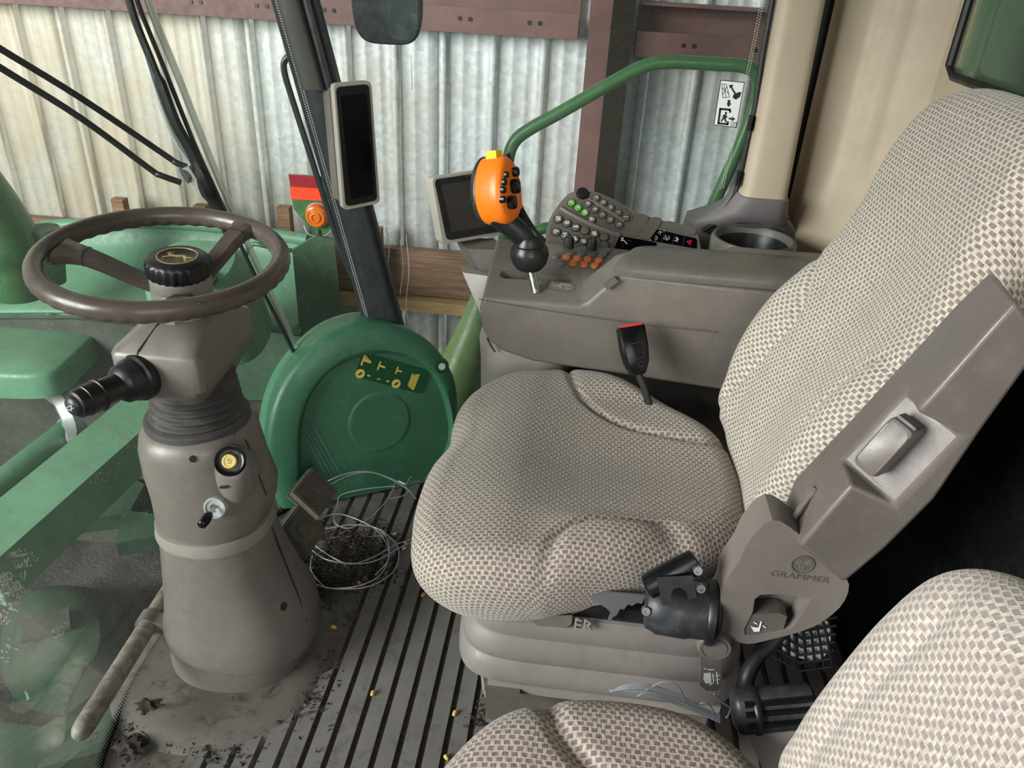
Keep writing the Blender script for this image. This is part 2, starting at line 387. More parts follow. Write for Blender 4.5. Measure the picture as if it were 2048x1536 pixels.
def rcorner(P, r, k=4):
    """round the corners of a polygon"""
    out = []; n = len(P)
    for i in range(n):
        p, a, b = V3((*P[i], 0)), V3((*P[i-1], 0)), V3((*P[(i+1) % n], 0)); u = (a-p); v = (b-p)
        d = min(r, u.length*.45, v.length*.45); s0 = p+u.normalized()*d; s1 = p+v.normalized()*d
        for j in range(k+1):
            t = j/k; q = s0*(1-t)**2+p*2*t*(1-t)+s1*t*t; out.append((q.x, q.y))
    return out
def resample(P, n):
    L = [0]
    for a, b in zip(P, P[1:]): L.append(L[-1]+math.hypot(b[0]-a[0], b[1]-a[1]))
    out = []
    for k in range(n):
        d = L[-1]*k/(n-1); i = 0
        while i < len(P)-2 and L[i+1] < d: i += 1
        t = (d-L[i])/max(1e-9, L[i+1]-L[i]); out.append((P[i][0]+(P[i+1][0]-P[i][0])*t, P[i][1]+(P[i+1][1]-P[i][1])*t))
    return out

from mathutils.bvhtree import BVHTree
def hit(o, px, py, lift=.0):
    """point and normal where the sight line through a measured picture point meets the surface of o"""
    me = o.data; tree = BVHTree.FromPolygons([v.co for v in me.vertices], [p.vertices[:] for p in me.polygons])
    loc, n, i, d = tree.ray_cast(CAM, ray(px, py).normalized())
    if loc is None:
        loc, n, i, d = tree.find_nearest(Y(px, py, 1.2))
    if n.dot(ray(px, py)) > 0: n = -n
    return loc+n*lift, n
def hits(o, pts, lift): return [hit(o, x, y, lift)[0] for x, y in pts]
def hfr(o, px, py, lift=0.0, up=(0, 0, 1)):
    p, n = hit(o, px, py, lift); u = V3(up).cross(n).normalized(); return Fr(p, u, n.cross(u))
# ------------------------------------------------------------------ setting
def struct(o, label=None):
    o['kind'] = 'structure'
    if label: o['label'] = label
    return o
YC = 1.22
def xw(y, z): return -.87-.27*z+.49*abs((y-1.2)/.8)**3
def WS(px, py, off=0.0):
    r = ray(px, py); a, b = .2, 6.0
    f = lambda t: (CAM+r*t).x-(xw((CAM+r*t).y, (CAM+r*t).z)+off)
    for _ in range(60):
        mth = (a+b)/2
        if f(mth) > 0: a = mth
        else: b = mth
    return CAM+r*a
# earth outside, shed wall of ribbed sheets
struct(fin('ground', rbox(Fr((-1.5, 3, -2.05), (1, 0, 0), (0, 1, 0)), 24, 18, .1, 0), 'earth', None, False), 'dark packed earth under and in front of the machine')
WY = 3.77; RIB = .229
wall = struct(fin('wall_right', rbox(Fr((-1.2, WY+.06, .9), (1, 0, 0), (0, 1, 0)), 14, .02, 5.9, 0), 'sheet', None, False), 'ribbed galvanised shed wall behind the cab')
prof = []
for k in range(4):
    b = k*RIB
    prof += [(b, 0), (b+.012, -.024), (b+.034, -.024), (b+.046, 0), (b+.10, 0), (b+.107, -.003), (b+.117, -.003), (b+.124, 0), (b+.165, 0), (b+.172, -.003), (b+.182, -.003), (b+.189, 0)]
prof.append((4*RIB, 0))
pm = None; x0 = Y(888, 200, WY).x-.023-RIB*4*7
for i in range(14):
    if pm is None:
        vs = [(a, c, z) for z in (-2.0, 3.6) for a, c in prof]; n = len(prof)
        o = fin('panel', bmof(vs, [(k, k+1, n+k+1, n+k) for k in range(n-1)]), 'sheet', wall, True, 20); pm = o.data
        sm = o.modifiers.new('s', 'SOLIDIFY'); sm.thickness = .002
    else:
        o = bpy.data.objects.new('panel', pm); COL.objects.link(o); adopt(o, wall); sm = o.modifiers.new('s', 'SOLIDIFY'); sm.thickness = .002
    o.location = (x0+i*RIB*4, WY-(i % 2)*.003, 0)
# brown steel girts and post, wooden boards on the wall
def girt(zb, h, xa, xb, nm, lab):
    t = thing(nm, lab, 'steel beam', (xa, WY-.1, zb))
    fin('web', rbox(Fr(((xa+xb)/2, WY-.045, zb+h/2), (1, 0, 0), (0, 1, 0)), xb-xa, .01, h, .002), 'steel_brown', t)
    for zz in (zb, zb+h): fin('flange', rbox(Fr(((xa+xb)/2, WY-.10, zz), (1, 0, 0), (0, 1, 0)), xb-xa, .11, .012, .002), 'steel_brown', t)
    fin('lip', rbox(Fr(((xa+xb)/2, WY-.155, zb+.045), (1, 0, 0), (0, 1, 0)), xb-xa, .008, .1, .002), 'steel_brown', t)
    for k in range(int((xb-xa)/.28)):
        for q in (0, .045):
            fin('bolt_hole', lathe(Fr((xa+.2+k*.3+q, WY-.16, zb+.05), (1, 0, 0), (0, 0, 1)), [(.0095, 0), (.0095, .0025)], 10), 'black', t)
girt(1.12, .2, -5.6, -.09, 'steel_girt', 'long brown steel girt across the shed wall left of the post')
girt(1.07, .2, .16, 3.4, 'steel_girt', 'short brown steel girt right of the post by the exit sticker')
t = thing('steel_post', 'brown steel post standing against the shed wall', 'steel post', (0, WY-.3, -2))
fin('flange', rbox(Fr((-.0, WY-.30, .8), (1, 0, 0), (0, 1, 0)), .09, .012, 5.6, .002), 'steel_brown', t)
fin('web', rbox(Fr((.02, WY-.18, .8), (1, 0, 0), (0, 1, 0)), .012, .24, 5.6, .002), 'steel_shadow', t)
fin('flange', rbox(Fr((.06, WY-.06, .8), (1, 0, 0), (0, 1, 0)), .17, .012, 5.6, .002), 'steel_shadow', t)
def board(z0, z1, th, mat, lab, xa=-5.5, xb=2.5):
    tag(fin('wooden_board', rbox(Fr(((xa+xb)/2, WY-.03-th/2, (z0+z1)/2), (1, 0, 0), (0, 1, 0)), xb-xa, th, z1-z0, .004), mat), lab, 'board')
board(-.165, .08, .05, 'wood_old', 'wide weathered brown board low on the shed wall')
board(-.245, -.185, .09, 'wood_pale', 'narrow pale board just under the weathered brown board')
for i, (px, py, lab) in enumerate(((241, 412, 'leftmost short wooden post above the steering wheel'), (405, 425, 'small wooden post right beside the wiper blade'), (570, 428, 'small wooden post next to the red reflector'), (752, 470, 'short wooden stub behind the black corner pillar'))):
    q = Y(px, py, WY-.16); tag(fin('wooden_post', rbox(Fr((q.x, q.y, q.z-.2), (1, 0, 0), (0, 1, 0)), .062, .05, .48, .004), 'wood_old'), lab, 'wooden post')
# cab floor with ribbed mat
ys = [.15+.05*k for k in range(38)]
poly = [(xw(y, 0)-.005, y) for y in ys]+[(.78, 2.0), (.78, .15)]
floor = struct(fin('floor', prism(W, poly, -.05, 0), 'floor_rubber', None, False), 'dusty rubber cab floor')
GX = [-.4515+.0463*k for k in range(-6, 26)]
for i, gx in enumerate(GX[:-1]):
    xm = gx+.0231; wd = .0463-.0125; segs = []
    if xm > -.455: segs = [(.18, 1.9)]
    elif xm > -.49: segs = [(.18, 1.155), (1.42, 1.86)]
    else: segs = [(.18, {-.52: 1.06, -.567: 1.02}.get(round(xm, 2), .985 if xm < -.55 else 1.05)), (1.44, 1.80 if xm > -.62 else 1.7)]
    for (a, b) in segs:
        if xm < -.7: continue
        cx = .03 if (xm < -.455 and b < 1.3) else 0
        fin('mat_rib', prism(W, [(xm-wd/2, a), (xm+wd/2, a), (xm+wd/2, b), (xm-wd/2, b-cx)], 0, .009, .0022, 1), 'mat_rubber', floor)
for i, gx in enumerate(GX[1:-1]):
    if gx > -.46: fin('groove_dirt', prism(W, [(gx-.006, .2), (gx+.006, .2), (gx+.006, 1.86), (gx-.006, 1.86)], 0, .002), 'groove_dirt', floor, False)
# raised smooth floor pad round the column foot
pad = fin('floor_mound', loft([[V3((a, b, z)) for a, b in sell(-.70, 1.16, rx, ry, 48, 2.4)] for rx, ry, z in ((.235, .25, .0), (.215, .228, .012), (.19, .2, .02), (.05, .05, .021))], False, True), 'floor_rubber', floor)
# windshield
NY, NZ = 48, 24
vs = []; fs = []
for j in range(NZ+1):
    z = -.02+1.75*j/NZ
    for i in range(NY+1):
        y = .42+1.56*i/NY; vs.append((xw(y, z), y, z))
for j in range(NZ):
    for i in range(NY): a = j*(NY+1)+i; fs.append((a, a+1, a+NY+2, a+NY+1))
win1 = struct(fin('window_1', bmof(vs, fs), 'glass_front'), 'dusty curved windshield')
vs = []; fs = []
yy = .45
while yy < 1.97:
    h0 = .006; k = len(vs)
    for (y, z) in ((yy, h0), (yy+.0062, h0), (yy+.0031, h0+.022)): vs.append((xw(y, z)+.003, y, z))
    for (y, z) in ((yy, -.01), (yy+.0062, -.01)): vs.append((xw(y, z)+.003, y, z))
    fs += [(k, k+1, k+2), (k+3, k+4, k+1, k)]; yy += .0062
fin('frit_band', bmof(vs, fs), 'black', win1, False)
# bird-dropping and mud splashes on the windshield
def splat(pts, seed, n, spread, size, mat='dust'):
    rnd = random.Random(seed); bms = []
    for k in range(n):
        px, py = rnd.choice(pts); px += rnd.gauss(0, spread); py += rnd.gauss(0, spread)
        c = WS(px, py, .004); a = rnd.random()*6.28; rr = size*rnd.uniform(.2, .9); el = rnd.uniform(1, 4)
        fr = Fr(c, (0, math.cos(a), math.sin(a)), (0, -math.sin(a), math.cos(a)))
        bms.append(bmof([fr(rr*el*math.cos(t)*(1+.3*rnd.random()), rr*math.sin(t)*(1+.5*rnd.random()), 0) for t in (6.283*i/7 for i in range(7))], [tuple(range(7))]))
    o = fin('dirt_splash', join(*bms), mat, win1, False, kind='stuff'); return o
splat([(35, 1110), (50, 1130), (20, 1160), (10, 1185), (40, 1180), (30, 1210), (15, 1240), (60, 1120)], 1, 150, 8, .0022)
splat([(120, 1265), (125, 1250), (30, 1290), (20, 1310)], 2, 40, 7, .0018)
splat([(230, 900), (250, 880), (265, 860), (215, 925), (270, 900), (240, 915), (200, 960), (290, 870)], 3, 150, 14, .0011)
splat([(296, 1020), (290, 1030), (300, 1025)], 4, 14, 4, .0013)
splat([(300, 500), (200, 300), (400, 200), (550, 700), (100, 900), (60, 600), (420, 600), (480, 350)], 5, 160, 90, .0006)
# corner pillar (black), inner trim, rubber edge
def pil(z): return -.432-.226*z
def pillar(nm, w, d, y, z0, z1, mat, dx=0.0, e=3.0):
    return fin(nm, loft([[V3((a, b, z)) for a, b in sell(pil(z)+dx, y, w*k/2, d*k/2, 28, e)] for z, k in ((z0, 1), ((z0+z1)/2, 1.0), (z1, 1.0))]), mat)
p1 = struct(pillar('trim_1', .115, .07, 1.985, .0, 1.75, 'pillar_black'), 'black front corner pillar')
q = pillar('inner_trim', .062, .05, 1.925, 1.12, 1.75, 'pillar_olive', .012); adopt(q, p1)
q = pillar('inner_trim', .03, .05, 1.925, 1.12, 1.75, 'black', .058); adopt(q, p1)
fin('rubber_edge', tube(cr([Y(590, 112, 2.03), Y(572, 118, 2.03), Y(568, 140, 2.03), Y(585, 200, 2.03), Y(640, 370, 2.03), Y(690, 520, 2.03), Y(735, 610, 2.03)], 6), .0085, 8), 'pillar_black', p1)
def dots(pts, nm, parent, r=.0016, rows=2):
    bms = []
    for k, p in enumerate(pts):
        for j in range(rows): bms.append(bmof([V3((p.x+.0055*j+r*math.cos(t), p.y, p.z+r*math.sin(t)+(.0028 if j % 2 else 0))) for t in (0, 1.26, 2.51, 3.77, 5.03)], [(0, 1, 2, 3, 4)]))
    fin(nm, join(*bms), 'light_grey', parent, False, kind='stuff')
dots([V3((pil(.35+.0056*k)-.033, 1.944, .35+.0056*k)) for k in range(195)], 'dotted_edge', p1)
# right side window, lower sill
win2 = struct(fin('window_2', rbox(Fr((0, 2.03, .9), (1, 0, 0), (0, 1, 0)), 1.05, .005, 1.7, 0), 'glass_side', None, False), 'clear right side window')
for v in win2.data.vertices:
    if v.co.x < 0: v.co.x = pil(v.co.z)+.03
    else: v.co.x = .44
fin('dotted_edge', bmesh.new(), 'light_grey') if False else None
dots([V3((.362-.012*((1.4-z)/.45)**2, 2.022, z)) for z in (.93+.0056*k for k in range(110))], 'dotted_edge', win2)
fin('window_seal', tube([Y(1547, -80, 2.0), Y(1545, 0, 2.0), Y(1525, 110, 2.0), Y(1510, 215, 2.0), Y(1478, 360, 2.0), Y(1470, 390, 2.0), Y(1440, 440, 2.0), Y(1405, 462, 2.0)], .007, 8), 'black', win2)
fin('dirt_streaks', join(*[tube(cr([Y(x, y, 2.024) for x, y in L], 4), .0012, 5) for L in (((772, 455), (778, 500), (774, 560), (783, 625)), ((800, 480), (806, 530), (800, 590)), ((812, 470), (818, 540), (812, 610), (820, 660)), ((795, 140), (798, 220)), ((822, 110), (824, 180)), ((1075, 150), (1077, 170)))]), 'dust', win2, kind='stuff')
for px, py in ((1499, 246), (1475, 356)): fin('seal_clip', rbox(Fr(Y(px, py, 1.985), (1, 0, 0), (0, 0, 1)), .008, .034, .02, .002), 'black', win2)
# rear pillar trim, beige, with grey foot
t2 = struct(fin('trim_2', loft([[V3((a, b, z)) for a, b in sell(cx, 2.02, rx, .075, 40, 5)] for z, cx, rx in ((.93, .448, .06), (.95, .45, .056), (1.1, .448, .053), (1.4, .442, .05), (1.78, .436, .05))]), 'beige'), 'beige rear pillar trim right of the side window')
foot = fin('pillar_foot', loft([[V3((a, b, z)) for a, b in sell(cx, cy, rx, .085, 40, 4)] for z, cx, rx, cy in ((.76, .43, .155, 2.10), (.83, .43, .145, 2.09), (.86, .435, .105, 2.05), (.89, .442, .077, 2.02), (.932, .448, .062, 2.01))]), 'beige_dark', t2)
fin('panel_gap', tube([V3((.35, 1.99, .853)), V3((.40, 1.965, .86)), V3((.47, 1.96, .868)), V3((.53, 1.96, .885))], .0016, 6), 'black', t2)
# rear quarter panel + rear wall + rear window + ceiling
wr = struct(fin('wall_rear', rbox(Fr((.775, 1.02, .62), (0, 1, 0), (0, 0, 1)), 1.9, 1.26, .05, .01), 'beige', None), 'beige rear cab wall behind the seats')
N = 24
def qp(s, z): return V3((.52+.262*s, 2.03-.02*s-.16*s**3, z))
qv = []
for j in range(25):
    z = .70+1.08*j/24
    for i in range(N+1):
        s = i/N; p = qp(s, z)
        emb = .012*ss(s, .38, .44)*(1-ss(s, .58, .66))*ss(z, .98, 1.04); emb += .010*ss(z, .88, .94)*(1-ss(z, .97, 1.02))*ss(s, .3, .4)*(1-ss(s, .62, .72))
        p += V3((-.45, -.85, 0))*emb - V3((-.5, -.85, 0))*.03*(1-ss(s, 0, .16)); qv.append(p)
fin('quarter_panel', bmof(qv, [(j*(N+1)+i, j*(N+1)+i+1, (j+1)*(N+1)+i+1, (j+1)*(N+1)+i) for j in range(24) for i in range(N)]), 'beige', wr)
fin('pillar_gap', rbox(Fr((.50, 2.10, 1.2), (1, 0, 0), (0, 0, 1)), .12, 1.2, .02, 0), 'black', wr)
fin('corner_panel', rbox(Fr((.775, 1.90, 1.535), (0, 1, 0), (0, 0, 1)), .12, .57, .05, .012), 'beige', wr)
fin('lower_cover', rbox(Fr((.735, 1.0, .5), (0, 1, 0), (0, 0, 1)), 1.7, 1.0, .03, .01), 'black', wr)  # black sheet standing in for the shade behind the seats
fin('side_lining', rbox(Fr((.66, 1.99, .36), (1, 0, 0), (0, 0, 1)), .3, .72, .03, .01), 'taupe_dark', wr)
win3 = struct(fin('window_3', rbox(Fr((.765, 1.03, 1.5), (0, 1, 0), (0, 0, 1)), 1.64, .5, .006, 0), 'glass_rear', None, False), 'tinted rear window above the seat')
fin('window_seal', tube([V3((.742, .25, 1.252)), V3((.742, 1.80, 1.252)), V3((.742, 1.838, 1.27)), V3((.742, 1.842, 1.76))], .009, 8), 'black', win3)
struct(fin('ceiling', rbox(Fr((-.2, 1.1, 1.80), (1, 0, 0), (0, 1, 0)), 2.0, 1.9, .04, .01), 'beige', None), 'cab roof lining')
tag(fin('tank_panel', rbox(Fr((1.2, 1.2, .9), (0, 1, 0), (0, 0, 1)), 3.2, 3.0, .04, .01), 'green_dusty'), 'green painted tank panel behind the rear window', 'panel')
# ------------------------------------------------------------------ outside, right of the cab
t = thing('handrail', 'bent green handrail outside the right window', 'handrail', (0, 2.2, 0))
HY = 2.2
fin('rail', tube(cr([Y(985, 640, HY), Y(1003, 520, HY), Y(1012, 420, HY), Y(1015, 330, HY), Y(1028, 285, HY), Y(1060, 258, HY), Y(1120, 225, HY), Y(1230, 162, HY), Y(1290, 132, HY), Y(1340, 124, HY), Y(1430, 128, HY), Y(1485, 132, HY), Y(1512, 146, HY), Y(1517, 175, HY), Y(1508, 215, HY), Y(1480, 290, HY), Y(1440, 380, HY), Y(1400, 470, HY)], 8), .0175, 14), 'green_paint', t)
fin('lower_rail', tube(cr([Y(1120, 455, HY), Y(1090, 456, HY), Y(1068, 466, HY), Y(1045, 490, HY), Y(1010, 540, HY)], 6), .0165, 12), 'green_paint', t)
t = thing('exhaust_pipe', 'stout pale green pipe leaning outside below the display', 'pipe', (-.4, 2.35, 0))
a, b = Y(985, 560, 2.35), Y(905, 800, 2.3)
fin('pipe', tube([a, a.lerp(b, .4), a.lerp(b, .72), b], [.045, .062, .085, .1], 24), 'green_old', t)
fin('band', tube([a.lerp(b, .60), a.lerp(b, .63)], [.0775, .0795], 24), 'green_old', t)
# wing mirror
t = thing('wing_mirror', 'black outside mirror hanging at the top of the picture', 'mirror', Y(780, 40, 2.45))
c = Y(779, 28, 2.45); fr = Fr(c, (1, .12, 0), (0, -.1, 1))
fin('housing', loft([[fr(a, b, d) for a, b in sell(.0, .06*k+.02, .102*k, .155*k, 40, 4)] for d, k in ((-.07, .55), (-.045, .85), (-.0, .97), (.03, 1.0), (.05, .99), (.055, .94))]), 'black_dusty', t)
fin('mirror_glass', prism(fr.at(-.0, .02, .053), sell(.042, .055, .048, .135, 30, 4), 0, .004, .001), 'mirror_dark', t)
fin('mirror_arm', tube([fr(0, .1, -.03), fr(0, .5, -.03)], .018, 12), 'black', t)
# amber lamp on green bracket with reflector
LY = 3.05
t = thing('marker_lamp', 'amber marker lamp with red and orange reflectors on a green bracket', 'lamp', Y(620, 480, LY))
fr = Fr(Y(622, 420, LY), (1, .05, 0), (0, 0, 1)); k = 3.05*1.13/1540
k = (Y(632, 420, LY)-Y(622, 420, LY)).length/10
fin('plate', prism(fr, [(-38*k, 66*k), (30*k, 66*k), (34*k, -5*k), (38*k, -44*k), (0, -50*k), (-10*k, -30*k), (-34*k, 0)], -.012, 0, .002), 'green_paint', t)
fin('reflector', rbox(fr.at(-6*k, 56*k, .004), 60*k, 21*k, .006, .001), 'red_dark', t)
fin('reflector', rbox(fr.at(-6*k, 32*k, .005), 60*k, 24*k, .006, .001), 'red_orange', t)
lf = fr.at(13*k, -9*k, 0)
ln = fin('lens', lathe(lf, [(23*k, 0), (23*k, .018), (20*k, .03), (12*k, .036), (4*k, .038), (.0005, .038)], 36), 'amber', t)
fin('lens_ring', lathe(lf, [(9*k, .034), (9*k, .041), (7.5*k, .042), (7.5*k, .034)], 30, False), 'orange', ln)
fin('lens_ring', lathe(lf, [(17*k, .028), (17*k, .037), (15.5*k, .037), (15.5*k, .028)], 30, False), 'orange', ln)
fin('lamp_base', lathe(lf, [(25*k, -.02), (26*k, -.004), (24*k, .004)], 30), 'galv', t)
fin('guard', tube(cr([lf(-26*k, -20*k, .02), lf(-18*k, -34*k, .03), lf(0, -39*k, .03), lf(18*k, -34*k, .03), lf(30*k, -22*k, .02)], 5), 1.5*k, 6), 'galv', t)
fin('bracket_tube', tube(cr([Y(636, 458, LY), Y(636, 480, LY), Y(630, 494, LY), Y(610, 501, LY-.02), Y(575, 500, LY-.05), Y(530, 492, LY-.1), Y(508, 488, LY-.1), Y(495, 500, LY-.1), Y(490, 520, LY-.1)], 6), 4.6*k, 10), 'green_paint', t)
# ------------------------------------------------------------------ crop header in front of the cab
t = thing('header_snout', 'dark green rounded snout at the far left behind the windshield', 'header part', Y(40, 560, 2.7))
fin('shell', tube(cr([Y(-150, 290, 2.7), Y(-85, 360, 2.7), Y(-25, 440, 2.7), Y(20, 520, 2.7), Y(35, 590, 2.7)], 6), [.13]*6+[.14]*6+[.14]*6+[.12]*6+[.08], 28), 'green_paint', t)
fin('end_plate', tube(cr([Y(85, 455, 2.78), Y(95, 500, 2.78), Y(100, 560, 2.78)], 5), .06, 20), 'green_dusty', t)
t = thing('header_trough', 'pale green curved trough seen through the steering wheel', 'header part', Y(330, 600, 3.0))
rows = []
for s in range(15):
    u = s/14; rows.append([Y(85+530*i/24, 452-18*math.sin(math.pi*i/24)+28*i/24, 3.3)+V3((.1*u*(i-12)/12, -.45*u*u, -.27*u-.04*math.sin(math.pi*u))) for i in range(25)])
o = fin('sheet', bmof([p for r in rows for p in r], [(j*25+i, j*25+i+1, (j+1)*25+i+1, (j+1)*25+i) for j in range(14) for i in range(24)]), 'green_pale', t)
md = o.modifiers.new('s', 'SOLIDIFY'); md.thickness = .012
fin('rim', tube(cr([rows[0][i] for i in range(0, 25, 3)], 4), .028, 12), 'green_pale', t)
fin('end_plate', prism(Fr(Y(640, 570, 2.95), (1, .35, .0), (0, 0, 1)), [(-.1, -.3), (.09, -.3), (.07, .2), (.0, .22), (-.1, .16)], -.01, .01, .004), 'green_dusty', t)
def vplate(ps, y, nm, lab, mat, th=.03):
    f = Fr(Y(*ps[0], y), (1, 0, 0), (0, 0, 1)); return tag(fin(nm, prism(f, [f.px(*p) for p in ps], -th, 0, .006), mat), lab, 'header part')
vplate([(705, 800), (672, 655), (664, 486), (640, 478), (596, 500), (560, 566), (470, 600), (430, 800)], 3.42, 'end_panel', 'dull green end panel of the header behind the transparent strip', 'header_green')
vplate([(700, 830), (600, 690), (520, 655), (430, 640), (300, 655), (150, 640), (-60, 640), (-60, 1250), (420, 1000)], 3.52, 'back_sheet', 'dark dusty back sheet of the header under the wheel', 'header_dark')
t = thing('gearbox_hood', 'rounded green hood with dark mouth in front of the trough', 'header part', Y(410, 560, 2.55))
hd = Fr(Y(405, 575, 2.55), (1, .05, 0), (0, 1, .35))
fin('hood', loft([[hd(a, b, c) for a, b in sell(0, 0, .19*kk, .17*kk, 36, 2.6)] for c, kk in ((-.25, 1.05), (0, 1.0), (.08, .93), (.12, .75), (.13, .3))]), 'green_pale', t)
fin('mouth', prism(hd.at(.02, -.1, .128), sell(0, 0, .1, .05, 24, 3), 0, .01, .002), 'black', t)
t = thing('header_cover', 'flat green cover with rounded corner at the left edge under the wheel', 'header part', Z(90, 700, -.55))
h1, h2 = Z(20, 618, -.5), Z(20, 752, -.5); hc = Fr((h1+h2)/2+V3((.1, 0, 0)), (1, .12, 0), (0, 1, 0)); hry = (h1.y-h2.y)/2
fin('lid', loft([[hc(a, b, c) for a, b in sell(-.12, .0, .42*kk, hry*kk, 48, 7)] for c, kk in ((-.14, 1.0), (-.03, 1.0), (-.01, .985), (0, .95), (.004, .5))]), 'green_pale', t)
fin('latch', rbox(hc.at(.33, .2, .0), .1, .07, .03, .008), 'green_dusty', t)
# long back beam and tubes
def beam(a, b, w, h, mat, nm, lab, up=(0, 0, 1)):
    a = V3(a); b = V3(b); u = (b-a).normalized(); f = Fr((a+b)/2, u, V3(up).cross(u))
    return tag(fin(nm, rbox(f, (b-a).length, w, h, .02, 3), mat), lab, 'header beam')
a, b = Z(-60, 1160, -.80), Z(560, 610, -.72)
beam(a, b, .26, .22, 'green_pale', 'header_beam', 'broad pale green beam running diagonally below the steering wheel')
t = thing('drive_tube', 'slim pale green tube left of the broad green beam', 'header part', Z(40, 940, -.9))
a, b = Z(-60, 1020, -.95), Z(140, 860, -.95)
fin('tube', tube([a, b], .07, 20), 'green_pale', t); fin('end_cap', tube([b, b+(b-a)*.06], .078, 20), 'galv', t)
t = thing('shield_plate', 'curved silver shield plate below the horn lever', 'header part', Z(130, 830, -.85))
fin('plate', tube(cr([Z(100, 780, -.7), Z(125, 800, -.72), Z(145, 840, -.8), Z(148, 885, -.95)], 5), [.05]*6+[.055]*6+[.04]*3+[.03], 6), 'galv', t)
o = tag(fin('bracket_plate', rbox(Fr(Z(512, 708, -.75), (1, .3, 0), (0, 1, .4)), .17, .13, .02, .004), 'green_old'), 'small olive green bracket plate beside the transparent strip', 'bracket')
tag(fin('crop_blade', prism(Fr(Z(465, 770, -.8), (.6, 1, 0), (0, 0, 1)), [(-.06, -.14), (.06, -.14), (.07, .0), (.02, .1)], -.006, .006, .002), 'galv'), 'silver triangular blade right of the column bellows', 'blade')
tag(fin('crop_blade', prism(Fr(Z(434, 600, -.5), (.6, 1, 0), (0, 0, 1)), [(-.05, -.1), (.06, -.1), (.07, .06), (.0, .02)], -.006, .006, .002), 'galv'), 'small silver blade just right of the wheel hub cap', 'blade')
t = thing('divider_shield', 'dark green divider shield low on the ground at lower left', 'header part', Z(100, 1330, -1.7))
fin('shell', loft([[Z(px+dx*kk, py+dy*kk, zz) for dx, dy in sell(0, 0, 1, 1, 28, 2.5)] for px, py, kk, zz in ((130, 1300, 130, -1.8), (125, 1280, 105, -1.6), (120, 1265, 80, -1.5), (118, 1260, 30, -1.46))]), 'header_green', t)
fin('slot', rbox(Fr(Z(92, 1250, -1.44), (1, .7, 0), (0, 1, 0)), .2, .14, .02, .01), 'header_dark', t)
fin('edge_rib', tube(cr([Z(60, 1400, -1.7), Z(35, 1300, -1.6), Z(60, 1225, -1.55), Z(110, 1198, -1.52), Z(165, 1235, -1.55)], 6), .012, 8), 'green_pale', t)
t = thing('mud_guard', 'pale green curved guard just outside the windshield foot', 'guard', Z(275, 1400, -.2))
fin('guard', loft([[Z(px, py, zz) for px, py in ((x1, y1), (x1+6, y1+4), (x2+6, y2), (x2, y2-4))] for x1, y1, x2, y2, zz in ((238, 1462, 262, 1470, -.22), (240, 1425, 275, 1440, -.2), (258, 1385, 300, 1400, -.2), (285, 1355, 325, 1370, -.2), (310, 1340, 345, 1350, -.22))]), 'green_pale', t)
for i, (px, py, z, sx, sy, lab) in enumerate(((330, 1050, -1.5, .5, .25, 'blurred green bracket far below left of the key switch'), (200, 1000, -1.5, .5, .4, 'dark green pan on the ground left of the pedestal'), (120, 1480, -1.9, .6, .3, 'dull green part lying on the ground at bottom left'), (575, 640, -.9, .4, .5, 'dull green frame part behind the transparent strip'))):
    c = Z(px, py, z); fr = Fr(c, (1, .6, 0), (0, 1, .2))
    tag(fin('machine_part', bevel(prism(fr, [(-sx*.5, -sy*.4), (sx*.3, -sy*.5), (sx*.5, 0), (sx*.2, sy*.4), (-sx*.1, sy*.2), (-sx*.4, sy*.5)], -.06, .06), .02), 'header_green'), lab, 'machine part')
# ------------------------------------------------------------------ wiper on the outside of the windshield
t = thing('windshield_wiper', 'black wiper with two parallel arms and long blade outside the windshield', 'wiper', WS(400, 380, -.03))
fin('arm', tube(cr([WS(-120, 20, -.06), WS(0, 97, -.06), WS(160, 195, -.06), WS(330, 310, -.06), WS(352, 325, -.05), WS(375, 334, -.04)], 5), .0075, 10), 'black', t)
fin('arm', tube(cr([WS(-120, 58, -.06), WS(0, 135, -.06), WS(160, 235, -.06), WS(300, 338, -.06), WS(320, 350, -.05), WS(362, 365, -.04)], 5), .0075, 10), 'black', t)
fin('pivot', tube([WS(368, 352, -.045), WS(392, 340, -.045)], .02, 16), 'steel', t)
fin('pivot_bracket', rbox(Fr(WS(392, 352, -.035), WS(405, 372, -.035)-WS(380, 333, -.035), (0, 1, .3)), .06, .035, .02, .004), 'galv', t)
bl = [WS(px, py, -.02) for px, py in ((250, -30), (270, 40), (300, 115), (320, 165), (350, 245), (380, 300), (400, 345), (425, 400), (445, 440), (470, 490))]
fin('blade_frame', tube(cr(bl, 4), [.009]*12+[.014]*12+[.02]*4+[.014]*8+[.01], 8), 'black', t)
fin('blade_rubber', tube(cr([WS(px, py, -.012) for px, py in ((262, -40), (285, 30), (330, 140), (390, 290), (440, 400), (500, 530), (550, 630), (588, 705))], 4), .0055, 6), 'black', t)
fin('spring_strip', tube(cr([WS(px, py, -.016) for px, py in ((283, -40), (310, 40), (355, 150), (410, 290), (460, 410), (515, 530), (560, 625), (590, 695))], 4), .009, 6), 'clear_plastic', t)
fin('spring_strip', tube(cr([WS(px, py, -.026) for px, py in ((291, 110), (320, 200), (350, 275), (378, 320), (395, 350))], 4), .008, 6), 'galv', t)
